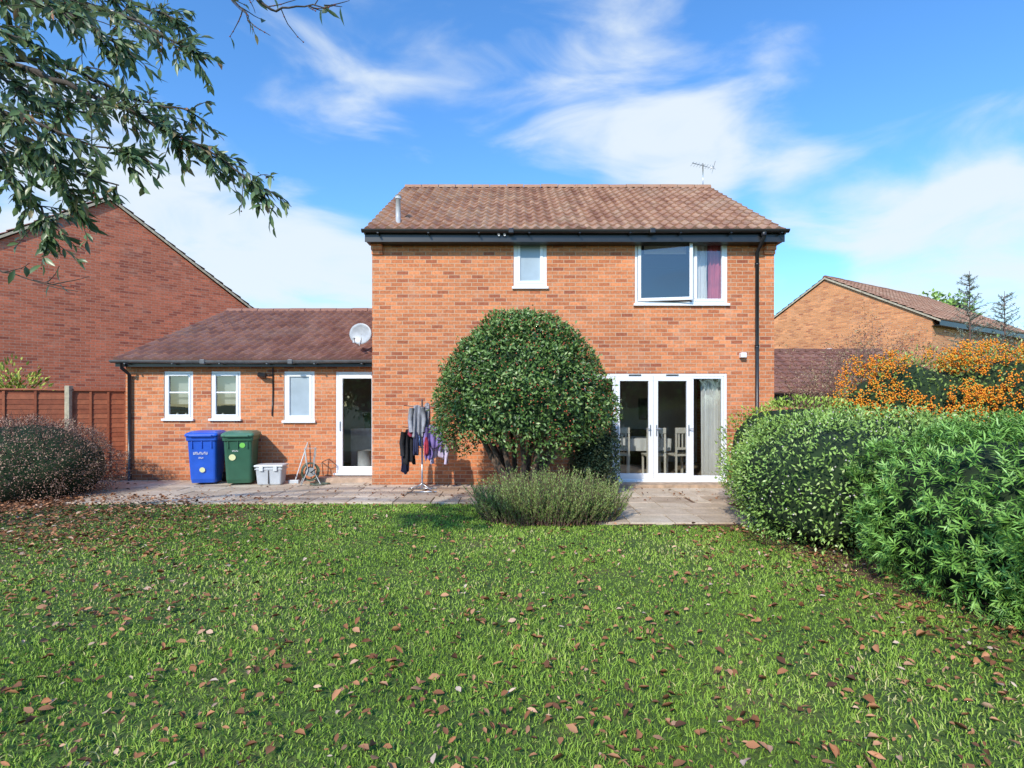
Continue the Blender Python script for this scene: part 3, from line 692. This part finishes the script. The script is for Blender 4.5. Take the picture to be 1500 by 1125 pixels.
# ------------------------------------------------------------------ dining set inside
T=empty('dining_table',(2.75,12.2,.09)); box('cloth',-.75,.75,-.45,.45,.70,.75,CURT_W,T,bev=.01)
for x in (-.68,.68):
    for y in (-.38,.38): box('leg',x-.03,x+.03,y-.03,y+.03,0,.699,CHAIRW,T)
curtain('cloth_drop',-.76,.76,-.47,.48,.75,CURT_W,T,.012,7)
def chair(x,y,r):
    C=empty('dining_chair',(x,y,.09),r)
    box('seat',-.21,.21,-.21,.21,.42,.46,CHAIRW,C,bev=.01)
    for a in (-.18,.18):
        box('front_leg',a-.02,a+.02,.16,.2,0,.42,CHAIRW,C); box('back_post',a-.02,a+.02,-.235,-.2105,0,1.02,CHAIRW,C)
    box('top_rail',-.2,.2,-.25,-.236,.9,1.02,CHAIRW,C,bev=.005)
    box('low_rail',-.16,.16,-.235,-.215,.56,.61,CHAIRW,C)
    for k in range(4):
        xx=-.12+.08*k; box('slat',xx-.015,xx+.015,-.232,-.218,.61,.9,CHAIRW,C)
chair(3.0,11.3,math.radians(0)); chair(3.55,11.35,math.radians(12)); chair(2.3,11.4,math.radians(-8)); chair(2.6,13.0,math.pi)

# ------------------------------------------------------------------ planting
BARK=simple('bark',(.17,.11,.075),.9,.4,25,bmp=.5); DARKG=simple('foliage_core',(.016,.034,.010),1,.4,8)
TWIG=simple('twig',(.17,.10,.075),.9,.3,20)
TR=empty('topiary_tree',(0,0,0))
prof_t=np.array([0,.06,.15,.3,.45,.6,.75,.87,.95,1.0]); prof_r=np.array([.85,1.22,1.36,1.40,1.32,1.17,.95,.68,.42,.0])
def dome(n,seed,depth):
    r=np.random.default_rng(seed); t=r.random(n)**.85; a=r.random(n)*6.283
    t[:n//6]=1-.3*r.random(n//6)**1.5
    R=np.interp(t,prof_t,prof_r)*(1+.035*np.sin(a*2+1)+.03*np.sin(a*3+t*5)); z=.88+2.24*t+ (1-t)*.14*np.sin(a*3+2)
    R=R+.10*np.exp(-((t-.15)/.2)**2)*np.maximum(0,np.cos(a))
    P=np.stack([np.cos(a)*R,np.sin(a)*R*.92,z],1)
    w=.075*lump(P,4.5,3)+.06*lump(P,12,6)+.03*lump(P,28,9); dp=r.random(n)**1.6*depth
    sprig=(r.random(n)<.05)*r.random(n)*.10
    n_r=unit(np.stack([np.cos(a),np.sin(a),np.clip((t-.45)*2.2,-.8,3)],1))
    P=P+n_r*(w-dp+sprig)[:,None]+np.array([.15,8.65,0]); return P,n_r,dp/depth,w
P,nn,dp,w=dome(34000,2,.32)
r=np.random.default_rng(5)
Dd=nn*.7+r.normal(0,.75,P.shape)+np.array([0,0,.15])
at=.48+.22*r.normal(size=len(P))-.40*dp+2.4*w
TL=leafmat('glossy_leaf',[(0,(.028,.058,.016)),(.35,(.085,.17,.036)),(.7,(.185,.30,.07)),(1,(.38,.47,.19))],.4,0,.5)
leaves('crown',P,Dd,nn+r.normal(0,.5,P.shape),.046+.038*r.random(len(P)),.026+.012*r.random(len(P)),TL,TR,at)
V=[];F=[]
for i,t in enumerate(np.linspace(0.10,.97,16)):
    for k in range(32):
        a=2*math.pi*k/32; R=float(np.interp(t,prof_t,prof_r))*.77; V.append((.15+R*math.cos(a),8.65+R*.92*math.sin(a),1.0+2.05*t*.97))
for i in range(15):
    for k in range(32): F.append((i*32+k,i*32+(k+1)%32,(i+1)*32+(k+1)%32,(i+1)*32+k))
F.append(tuple(range(32))); F.append(tuple(15*32+k for k in range(32)))
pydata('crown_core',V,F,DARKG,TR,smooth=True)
ln=[]
for k in range(14):
    a=k*2.4; p0=Vector((.15+.12*math.cos(a),8.65+.1*math.sin(a),0)); e=Vector((.15+math.cos(a)*(.5+.6*random.random()),8.65+math.sin(a)*(.5+.5*random.random()),1.4+.3*random.random()))
    pts=[];rs=[]
    for j in range(6):
        u=j/5; q=p0.lerp(e,u**1.2); q.z=e.z*u; q+=Vector((random.uniform(-.04,.04),random.uniform(-.04,.04),0))*(u>0); pts.append(q); rs.append(.05*(1-.6*u)+.008)
    ln.append((pts,rs))
multitube('trunk',ln,BARK,TR,7)
def spheres(name,P,rad,mat,parent,attr=None):
    n=len(P); o=np.array([[1,0,0],[-1,0,0],[0,1,0],[0,-1,0],[0,0,1],[0,0,-1]])*1.0
    V=(P[:,None,:]+o[None]*np.broadcast_to(rad,(n,))[:,None,None]).reshape(-1,3)
    f=np.array([0,2,4,2,1,4,1,3,4,3,0,4,2,0,5,1,2,5,3,1,5,0,3,5]); L=(np.arange(n)[:,None]*6+f[None]).ravel()
    ob=fast(name,V,L,np.full(n*8,3),mat,parent,attr=np.repeat(attr if attr is not None else rng.random(n),6))
    ob.data.polygons.foreach_set('use_smooth',[True]*len(ob.data.polygons)); return ob
P,nn,dp,w=dome(1700,8,.05)
spheres('berries',P[P[:,2]>.9]+nn[P[:,2]>.9]*.02,.012,simple('red_berry',(.55,.12,.06),.35,.2,10),TR)
S1=empty('shrub'); bl=[(1.42,9.3,.78,.42,.42,.84)]
P,nn,dp=blob_points(bl,8000,p=2.2,seed=21,la=.14,lk=6)
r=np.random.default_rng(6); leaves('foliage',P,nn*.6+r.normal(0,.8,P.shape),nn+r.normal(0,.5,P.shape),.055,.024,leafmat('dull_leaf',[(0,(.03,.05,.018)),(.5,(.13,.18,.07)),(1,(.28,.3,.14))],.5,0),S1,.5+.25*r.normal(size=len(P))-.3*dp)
blob_core('core',bl,DARKG,S1,.75,2.2)
RO=empty('rosemary_bush')
r=np.random.default_rng(9); n=1350
a=r.random(n)*6.283; rr=np.sqrt(r.random(n)); bx=.52+rr*np.cos(a)*.92; by=7.32+rr*np.sin(a)*.46
lean=np.stack([(bx-.52)*.50+r.normal(0,.22,n),(by-7.32)*.7+r.normal(0,.2,n),np.ones(n)],1); lean=unit(lean)
H_=(.34+.40*r.random(n)**1.3)*(1.05-.30*rr**2)
lines=[];LP=[];LD=[];LN=[];LA=[]
for i in range(n):
    b0=np.array([bx[i],by[i],.02]); e=b0+lean[i]*H_[i]+r.normal(0,.02,3)
    lines.append(([tuple(b0),tuple(e)],[.004,.002]))
    m=34; u=.10+.90*r.random(m); ph=r.random(m)*6.283
    pp=b0+(e-b0)*u[:,None]; LP.append(pp); d=lean[i]*1.0+np.stack([np.cos(ph),np.sin(ph),0*ph],1)*.75; LD.append(d); LN.append(r.normal(size=(m,3))); LA.append(.14+.6*u+r.normal(0,.10,m)-.1+r.normal(0,.12))
LP=np.concatenate(LP);LD=np.concatenate(LD);LN=np.concatenate(LN);LA=np.concatenate(LA)
leaves('needles',LP,LD,LN,.036,.0085,leafmat('rosemary_leaf',[(0,(.06,.095,.025)),(.4,(.20,.31,.065)),(.8,(.38,.50,.14)),(1,(.54,.62,.28))],.6,0),RO,LA)
multitube('stems',lines,TWIG,RO,4)
def hedge(nm,bl,n,L,W,stops,seed,p=2.6,depth=.16,up=.2,la=.07,lk=4,rough=.6,tr=0,core=.82):
    E=empty(nm); P,nn,dp=blob_points(bl,n,p=p,seed=seed,depth=depth,la=la,lk=lk); r=np.random.default_rng(seed)
    m=len(P); Dd=nn*.7+r.normal(0,.65,P.shape)+np.array([0,0,up])
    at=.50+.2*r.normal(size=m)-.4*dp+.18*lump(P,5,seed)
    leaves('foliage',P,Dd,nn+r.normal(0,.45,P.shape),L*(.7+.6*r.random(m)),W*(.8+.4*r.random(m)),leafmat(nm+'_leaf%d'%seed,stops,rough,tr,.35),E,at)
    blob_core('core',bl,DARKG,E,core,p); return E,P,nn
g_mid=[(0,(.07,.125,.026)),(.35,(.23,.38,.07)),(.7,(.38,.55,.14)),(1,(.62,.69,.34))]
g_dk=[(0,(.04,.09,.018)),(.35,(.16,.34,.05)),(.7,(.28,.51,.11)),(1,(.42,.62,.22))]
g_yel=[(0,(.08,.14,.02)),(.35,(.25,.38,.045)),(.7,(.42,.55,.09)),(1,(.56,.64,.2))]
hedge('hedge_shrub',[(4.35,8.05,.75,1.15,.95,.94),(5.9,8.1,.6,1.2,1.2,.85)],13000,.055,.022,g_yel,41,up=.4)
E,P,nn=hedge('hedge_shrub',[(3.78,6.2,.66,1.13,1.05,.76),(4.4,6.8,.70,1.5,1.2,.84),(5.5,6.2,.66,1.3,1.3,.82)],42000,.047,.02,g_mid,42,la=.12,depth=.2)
rr=np.random.default_rng(3); k=rr.random(len(P))<.014; spheres('blossom',P[k]+nn[k]*.03,.011,simple('blossom',(.7,.6,.55),.6),E)
def rosettes(nm,bl,n,seed,stops,L=.078,W=.014,k=11,p=2.6):
    E=empty(nm); P,nn,dp=blob_points(bl,n,p=p,seed=seed,depth=.13,la=.11,lk=5); r=np.random.default_rng(seed)
    m=len(P); ax=unit(nn*.9+r.normal(0,.35,P.shape)+np.array([0,0,.45]))
    P_=np.repeat(P,k,0); A_x=np.repeat(ax,k,0); rd=r.normal(size=P_.shape); rd=unit(rd-(rd*A_x).sum(1,keepdims=True)*A_x)
    u=np.tile(np.linspace(0,1,k),m)[:,None]
    base=P_+A_x*u*.07; Dl=A_x*(.25+.6*u)+rd*.8-np.array([0,0,.12])
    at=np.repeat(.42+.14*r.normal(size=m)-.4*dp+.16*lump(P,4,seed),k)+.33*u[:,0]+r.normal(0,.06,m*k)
    leaves('foliage',base,Dl,A_x,L*(.8+.4*r.random(m*k)),W,leafmat(nm+'_leaf',stops,.6,0,.35),E,at)
    blob_core('core',bl,DARKG,E,.80,p); return E
rosettes('evergreen_hedge',[(4.55,4.5,.60,1.33,1.2,.82),(4.8,3.3,.56,1.45,1.1,.82),(6.1,4.6,.62,1.4,1.6,.84)],11500,51,g_dk,L=.07,W=.0125)
bl=[(6.25,8.3,1.25,1.25,.9,1.12),(7.5,8.0,1.25,1.3,1.0,1.24),(8.9,7.9,1.2,1.3,1.0,1.24)]
E,P,nn=hedge('pyracantha_bush',bl,26000,.055,.022,[(0,(.06,.10,.02)),(.35,(.18,.27,.05)),(.7,(.32,.42,.09)),(1,(.5,.52,.2))],61,la=.17,lk=3.5,p=2.1,depth=.3)
cl=(lump(P,3.0,78)+.4*lump(P,9,5)>-.06)&(nn[:,1]<.5)&(P[:,2]>1.3); idx=np.where(cl)[0]; rr.shuffle(idx); idx=idx[:1900]
C=P[idx]+nn[idx]*.04; BP=np.repeat(C,7,0)+rr.normal(0,.03,(len(C)*7,3))
spheres('orange_berries',BP,.0145,leafmat('orange_berry',[(0,(.80,.19,.012)),(.5,(.92,.31,.015)),(1,(.94,.45,.03))],.4,0),E)
E,P,nn=hedge('brown_shrub',[(-8.5,9.3,.5,1.45,1.15,.88)],26000,.03,.015,[(0,(.12,.065,.045)),(.4,(.33,.18,.13)),(.75,(.52,.33,.23)),(1,(.56,.48,.26))],71,p=2.1,la=.11,lk=6,rough=.7)
r=np.random.default_rng(4); kk=r.choice(len(P),1600,False); multitube('twigs',[([tuple(P[i]-nn[i]*.1),tuple(P[i]+nn[i]*.09+r.normal(0,.05,3))],[.003,.0015]) for i in kk if P[i][2]>.2],TWIG,E,3)
hedge('shrub',[(-10.9,11.6,1.6,.85,.5,.85)],1300,.11,.05,[(0,(.15,.2,.03)),(.5,(.4,.44,.06)),(1,(.6,.6,.12))],81,p=2,la=.3,lk=7,core=.2,depth=.8)
def grow(base,direction,length,rad,depth,lines,tips,spread=.6,rs=random,kids=3,up=.1):
    p=Vector(base); d=Vector(direction).normalized(); pts=[p.copy()]; rr=[rad]; n=5
    for i in range(n):
        d=(d+Vector((rs.uniform(-1,1),rs.uniform(-1,1),rs.uniform(-.6,1)*.6+up))*.16).normalized(); p=p+d*length/n; pts.append(p.copy()); rr.append(rad*(1-.55*(i+1)/n))
        if depth>0 and i>=1:
            for _ in range(kids if i%2 else 1):
                nd=(d+Vector((rs.uniform(-1,1),rs.uniform(-1,1),rs.uniform(-.5,.9)))*spread).normalized(); grow(p,nd,length*rs.uniform(.4,.62),rad*.5,depth-1,lines,tips,spread,rs,kids,up)
    lines.append((pts,rr)); tips.append((pts[-1],d)); tips.append((pts[3],d))
def twiggy(nm,pos,hgt,n,seed,stops,leafn=3,L=.05,W=.02,lw=.010,spread=.6,dirs=.35,jit=.08):
    E=empty(nm); rs=random.Random(seed); lines=[];tips=[]
    for i in range(n): grow(pos,(rs.uniform(-1,1)*dirs,rs.uniform(-1,1)*dirs,1),hgt*rs.uniform(.75,1),lw,2,lines,tips,spread,rs,2)
    multitube('branches',lines,TWIG,E,4)
    r=np.random.default_rng(seed); T=np.array([list(t[0]) for t in tips]); P=np.repeat(T,leafn,0)+r.normal(0,jit,(len(T)*leafn,3)); Dl=r.normal(size=P.shape)+np.array([0,0,.4])
    leaves('leaves',P,Dl,r.normal(size=P.shape),L*(.7+.6*r.random(len(P))),W,leafmat(nm+'_leaf%d'%seed,stops,.6,0),E,r.random(len(P)))
rust=[(0,(.18,.07,.05)),(.5,(.34,.17,.12)),(1,(.42,.36,.18))]
olive=[(0,(.07,.10,.04)),(.5,(.18,.22,.10)),(1,(.35,.38,.2))]
twiggy('deciduous_shrub',(6.7,10.8,.2),1.75,7,5,rust,8); twiggy('deciduous_shrub',(7.9,11.2,.2),2.05,8,6,rust,8,jit=.12); twiggy('deciduous_shrub',(9.4,10.8,.2),1.8,7,7,olive,10,jit=.12)
twiggy('deciduous_shrub',(6.0,10.3,.2),1.4,6,8,rust,8); twiggy('deciduous_shrub',(10.9,11.4,.2),1.9,7,9,rust,8,jit=.12)
def spire(x,y,h,seed):
    E=empty('conifer_tree',(x,y,0)); rs=random.Random(seed); lines=[([(0,0,0),(.02,0,h*.5),(0,0,h)],[.04,.02,.004])]; P=[];Dl=[]
    z=.8
    while z<h-.1:
        f=(1-z/h); L=.12+.95*f**.9
        for k in range(4):
            a=rs.uniform(0,6.28); d=Vector((math.cos(a),math.sin(a),.55)).normalized(); L2=L*rs.uniform(.5,1.1); e=Vector((0,0,z))+d*L2
            lines.append(([(0,0,z),tuple(e)],[.008,.003]))
            for q in range(int(16+L2*30)):
                u=rs.uniform(.1,1); P.append(Vector((0,0,z))*(1-u)+e*u); Dl.append(d*.6+Vector((rs.gauss(0,.6),rs.gauss(0,.6),rs.gauss(0,.6))))
        z+=.09
    multitube('branches',lines,TWIG,E,4); P=np.array([list(p) for p in P]);Dl=np.array([list(p) for p in Dl]); r=np.random.default_rng(seed)
    leaves('needles',P,Dl,r.normal(size=P.shape),.06,.012,leafmat('conifer_leaf%d'%seed,[(0,(.08,.12,.08)),(.5,(.19,.25,.19)),(1,(.34,.40,.3))],.6,0),E,r.random(len(P)))
spire(9.45,11,4.35,1); spire(10.45,11.3,4.0,2)
def far_tree(nm,x,y,h,rx,seed,stops,n=5000,low=False):
    E=empty(nm); r=np.random.default_rng(seed)
    bl=[(x+r.uniform(-.5,.5)*rx,y+r.uniform(-.5,.5)*rx,h*((.3 if low else .62)+.25*r.random()),rx*(.4+.25*r.random()),rx*.5,h*(.32 if low else .24)) for _ in range(6)]
    P,nn,dp=blob_points(bl,n,p=2,depth=.35,la=.16,lk=1.6,seed=seed); Dl=nn*.4+r.normal(0,.8,P.shape)
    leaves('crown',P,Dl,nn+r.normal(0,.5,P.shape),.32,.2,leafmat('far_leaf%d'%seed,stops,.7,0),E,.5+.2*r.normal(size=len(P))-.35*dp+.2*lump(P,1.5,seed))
    blob_core('core',bl,DARKG,E,.7,2); tube('trunk',[(x,y,0),(x+.1,y,h*.35),(x,y,h*.7)],[.28,.2,.12],BARK,E)
far_tree('broadleaf_tree',31.5,40,9.2,3.2,1,g_mid)
for i,(x,y,h,rx) in enumerate(((-13,-11,6,3.4),(-8.5,-11,6,3.6),(-4,-12,6.2,3.4),(.5,-12,5.6,3.4),(5,-12.5,6.5,3.4),(9.5,-11,6,3.4),(14,-9,6,3.4))):
    far_tree('broadleaf_tree',x,y,h,rx,20+i,g_dk,2500,low=True)

# ------------------------------------------------------------------ overhanging tree
OT=empty('overhanging_tree')
boughs=[
 ([(-9.2,3.2,0),(-9.15,3.2,1.6),(-8.9,3.2,2.7),(-8.4,3.2,3.6),(-7.6,3.25,4.3),(-6.2,3.3,4.9)],[.16,.14,.12,.09,.06,.04],0),
 ([(-8.4,3.2,3.6),(-6.4,3.2,4.2),(-4.6,3.25,4.1),(-3.5,3.3,3.85),(-2.87,3.2,3.6),(-2.46,3.15,3.42),(-2.1,3.15,3.25),(-1.75,3.2,3.08),(-1.47,3.2,2.86)],[.04,.034,.028,.024,.018,.013,.009,.006,.003],1),
 ([(-8.9,3.2,2.7),(-6.2,3.0,3.6),(-4.6,3.0,3.65),(-3.6,3.0,3.42),(-3.0,2.95,3.3),(-2.65,2.9,3.15),(-2.35,2.9,3.03),(-2.05,2.95,2.98)],[.04,.032,.025,.02,.015,.010,.006,.003],1),
 ([(-7.6,3.25,4.3),(-5,3.4,4.5),(-3.5,3.4,4.3),(-2.9,3.4,4.2),(-2.5,3.4,4.08),(-2.05,3.4,3.86)],[.035,.03,.022,.016,.010,.004],1),
 ([(-3.5,3.4,4.3),(-3.0,3.8,4.55),(-2.7,3.9,4.5),(-2.4,3.9,4.4)],[.02,.015,.01,.005],1),
 ([(-3.6,3.0,3.42),(-3.2,3.3,3.1),(-3.0,3.4,2.85),(-2.95,3.4,2.65)],[.018,.012,.008,.004],1),
 ([(-3.5,3.3,3.85),(-2.95,3.6,3.85),(-2.6,3.7,3.72),(-2.2,3.7,3.62)],[.02,.014,.009,.005],1),
 ([(-3.0,2.95,3.3),(-2.75,3.1,3.05),(-2.55,3.1,2.95),(-2.3,3.1,2.88)],[.014,.01,.007,.004],1),
 ([(-3.6,3.0,3.42),(-3.3,2.8,3.6),(-2.9,2.7,3.62),(-2.4,2.7,3.42)],[.014,.01,.007,.004],1),
 ([(-3.5,3.4,4.3),(-3.1,3.0,4.0),(-2.7,2.9,3.85),(-2.3,2.9,3.66),(-2.05,2.9,3.5)],[.016,.012,.009,.006,.003],1),
 ([(-3.6,3.0,3.42),(-3.2,3.2,3.2),(-2.8,3.2,2.98),(-2.6,3.2,2.78)],[.014,.01,.007,.003],1),
 ([(-3.5,3.3,3.85),(-3.2,3.0,3.75),(-2.9,3.0,3.45),(-2.5,3.0,3.25)],[.014,.01,.007,.003],1),
 ([(-4.6,3.0,3.65),(-3.6,3.2,2.7),(-3.28,3.2,2.47),(-3.0,3.2,2.38),(-2.62,3.2,2.28)],[.02,.010,.006,.004,.002],2),
 ([(-6.2,3.3,4.9),(-4.0,3.3,4.95),(-2.8,3.3,4.8),(-2.1,3.2,4.5),(-1.65,3.2,4.12),(-1.45,3.2,3.97),(-1.3,3.2,3.99),(-1.08,3.2,4.0)],[.04,.035,.028,.02,.012,.007,.005,.003],3),
 ([(-2.1,3.2,4.5),(-1.75,3.2,4.1),(-1.6,3.2,3.95),(-1.58,3.2,3.9)],[.01,.007,.004,.002],3)]
rs=random.Random(12); lines=[];LP=[];LD=[];BP=[]
def samp(pts,u):
    f=u*(len(pts)-1); i=min(int(f),len(pts)-2); a=Vector(pts[i]);c=Vector(pts[i+1]); return a.lerp(c,f-i),(c-a).normalized()
for pts,rr_,kind in boughs:
    fine=[];fr_=[]
    m=(len(pts)-1)*4
    for i in range(m+1):
        q,_=samp(pts,i/m); f=i/m*(len(rr_)-1); k=min(int(f),len(rr_)-2)
        fine.append(q+Vector((rs.gauss(0,.008),rs.gauss(0,.008),rs.gauss(0,.008)))*(kind>0)); fr_.append(rr_[k]+(rr_[k+1]-rr_[k])*(f-k))
    lines.append((fine,fr_))
    if kind==0: continue
    vis=[Vector(p) for p in pts if p[0]>-3.9]
    if len(vis)<2: continue
    L=sum((vis[i+1]-vis[i]).length for i in range(len(vis)-1))
    nt_=int(L*(30 if kind==1 else 8))
    for t in range(nt_):
        u=rs.uniform(0,1) if kind==1 else rs.uniform(.3,1); p,d=samp(vis,u)
        tw=(d*rs.uniform(.4,1)+Vector((rs.gauss(0,.38),rs.gauss(0,.4),rs.gauss(0,.48)-.05))).normalized()
        tl=rs.uniform(.12,.38)*(1-.35*u) if kind==1 else rs.uniform(.08,.22)
        q=p.copy(); tp=[q.copy()]; trd=[.0035]
        for j in range(5):
            tw=(tw+Vector((rs.gauss(0,.12),rs.gauss(0,.12),-.10 if kind==1 else .05))).normalized(); q=q+tw*tl/5; tp.append(q.copy()); trd.append(.0032-.0004*j)
            if kind==1:
                for _ in range(rs.choice((1,2,2,3))):
                    LP.append(list(q-tw*rs.uniform(0,tl/5))); LD.append(list(tw*.8+Vector((rs.gauss(0,.55),rs.gauss(0,.5),rs.gauss(0,.45)-.3))))
            elif rs.random()<.15:
                LP.append(list(q)); LD.append([rs.gauss(0,.5),rs.gauss(0,.5),-.8])
            if kind!=1 and rs.random()<.5: BP.append(list(q))
            if kind==1 and rs.random()<.12: BP.append(list(q+Vector((0,0,-.02))))
        lines.append((tp,trd))
multitube('branches',lines,simple('tree_bark',(.075,.058,.045),.9,.4,30),OT,6)
LP=np.array(LP);LD=np.array(LD); r=np.random.default_rng(2); n=len(LP)
def longleaf(name,P,Dl,L,W,mat,parent,attr):
    n=len(P);Dl=unit(Dl);Nn=r.normal(0,.6,P.shape)+np.array([0,-.5,.8]);S=unit(np.cross(Dl,Nn));U=np.cross(S,Dl);L=L[:,None];W=W[:,None]
    f=.18
    pts=[P,P+Dl*L*.3+S*W*.45+U*W*f,P+Dl*L*.6+S*W*.48+U*W*f-U*L*.04,P+Dl*L-U*L*.16,P+Dl*L*.6-S*W*.48+U*W*f-U*L*.04,P+Dl*L*.3-S*W*.45+U*W*f,P+Dl*L*.3,P+Dl*L*.6-U*L*.04]
    V=np.stack(pts,1).reshape(-1,3); b=(np.arange(n)*8)[:,None]
    F=(b+np.array([[0,1,6, 0,6,5, 2,3,7, 3,4,7, 1,2,7,6, 6,7,4,5]])).ravel(); T=np.tile([3,3,3,3,4,4],n)
    return fast(name,V,F,T,mat,parent,attr=np.repeat(np.clip(attr,0,1),8))
longleaf('leaves',LP,LD,.055+.05*r.random(n),.019+.013*r.random(n),leafmat('oval_leaf',[(0,(.04,.07,.03)),(.4,(.085,.15,.06)),(.75,(.17,.26,.10)),(.95,(.28,.34,.17)),(1,(.42,.18,.08))],.35,.25,.5),OT,r.random(n))
spheres('buds',np.array(BP),.006,simple('bud_red',(.3,.06,.04),.5),OT)
print('tree leaves',n)

# ------------------------------------------------------------------ light & sky
S=Vector((-.40,-.92,0)).normalized(); el=math.radians(34)
S=Vector((S.x*math.cos(el),S.y*math.cos(el),math.sin(el)))
ld=bpy.data.lights.new('sun','SUN'); ld.energy=4.0; ld.angle=math.radians(1.2); ld.color=(1,.94,.83)
lo=bpy.data.objects.new('sun',ld); link(lo); lo.rotation_euler=(-S).to_track_quat('-Z','Y').to_euler()
Wd=bpy.data.worlds.new('World'); sc.world=Wd; Wd.use_nodes=True; nt=Wd.node_tree; bg=nt.nodes['Background']; out=nt.nodes['World Output']
sky=nt.nodes.new('ShaderNodeTexSky'); sky.sky_type='NISHITA'; sky.sun_disc=False; sky.sun_elevation=el; sky.sun_rotation=math.atan2(S.x,S.y)%(2*math.pi)
sky.air_density=1.2; sky.dust_density=.4; sky.ozone_density=2.5
hs=nt.nodes.new('ShaderNodeHueSaturation'); hs.inputs['Saturation'].default_value=1.14; hs.inputs['Hue'].default_value=.498
tint=mixc(nt,hs.outputs[0],(1.0,1.40,1.80),1.0,'MULTIPLY')
nt.links.new(sky.outputs[0],hs.inputs['Color']); nt.links.new(tint,bg.inputs[0]); bg.inputs[1].default_value=.15
tc=nt.nodes.new('ShaderNodeTexCoord'); gen=tc.outputs['Generated']
mp=nt.nodes.new('ShaderNodeMapping'); mp.inputs['Scale'].default_value=(1.6,2.0,4.6); mp.inputs['Rotation'].default_value=(0,math.radians(32),0); nt.links.new(gen,mp.inputs[0])
nz=nt.nodes.new('ShaderNodeTexNoise'); nz.inputs['Scale'].default_value=2.6; nz.inputs['Detail'].default_value=8; nz.inputs['Roughness'].default_value=.52; nz.inputs['Distortion'].default_value=.5; nt.links.new(mp.outputs[0],nz.inputs[0])
def math_(op,a,b=None):
    m=nt.nodes.new('ShaderNodeMath'); m.operation=op
    for i,v in enumerate((a,b)):
        if v is None: continue
        if isinstance(v,(int,float)): m.inputs[i].default_value=v
        else: nt.links.new(v,m.inputs[i])
    return m.outputs[0]
tot=None
clouds=[((-350,780,150),15,.50),((-560,780,230),13,.36),((650,780,150),12,.52),((720,780,90),11,.40),((230,780,335),8,.28),((340,780,430),9,.32),((80,780,500),14,.20),((130,780,400),9,.15),((-700,780,420),17,.26),((200,780,320),10,.10),((440,780,300),6,.30),((-150,780,150),9,.26),((-250,780,560),12,.16),((700,780,380),12,.14),((620,780,240),9,.16)]
for c,ang,st in clouds:
    v=Vector(c).normalized(); dt=nt.nodes.new('ShaderNodeVectorMath'); dt.operation='DOT_PRODUCT'; dt.inputs[1].default_value=v; nt.links.new(gen,dt.inputs[0])
    mr=nt.nodes.new('ShaderNodeMapRange'); mr.interpolation_type='SMOOTHSTEP'; mr.inputs[1].default_value=math.cos(math.radians(ang)); mr.inputs[2].default_value=1; mr.inputs[3].default_value=0; mr.inputs[4].default_value=st
    nt.links.new(dt.outputs['Value'],mr.inputs[0]); tot=mr.outputs[0] if tot is None else math_('ADD',tot,mr.outputs[0])
nsc=math_('ADD',math_('MULTIPLY',math_('SUBTRACT',nz.outputs[0],.5),1.4),.5)
den=math_('ADD',nsc,math_('MINIMUM',tot,.5))
mr=nt.nodes.new('ShaderNodeMapRange'); mr.interpolation_type='SMOOTHSTEP'; mr.inputs[1].default_value=.57; mr.inputs[2].default_value=1.12; mr.inputs[3].default_value=0; mr.inputs[4].default_value=.93; nt.links.new(den,mr.inputs[0])
bg2=nt.nodes.new('ShaderNodeBackground'); bg2.inputs[0].default_value=(.84,.93,1,1); bg2.inputs[1].default_value=1.0
mx=nt.nodes.new('ShaderNodeMixShader'); nt.links.new(mr.outputs[0],mx.inputs[0]); nt.links.new(bg.outputs[0],mx.inputs[1]); nt.links.new(bg2.outputs[0],mx.inputs[2]); nt.links.new(mx.outputs[0],out.inputs[0])

# ------------------------------------------------------------------ camera
cd=bpy.data.cameras.new('camera'); cd.lens=18.72; cd.sensor_width=36; cd.clip_end=2000; cd.shift_y=.0197
co=bpy.data.objects.new('camera',cd); link(co); co.location=(0,0,1.6); co.rotation_euler=(math.radians(90),0,0); sc.camera=co
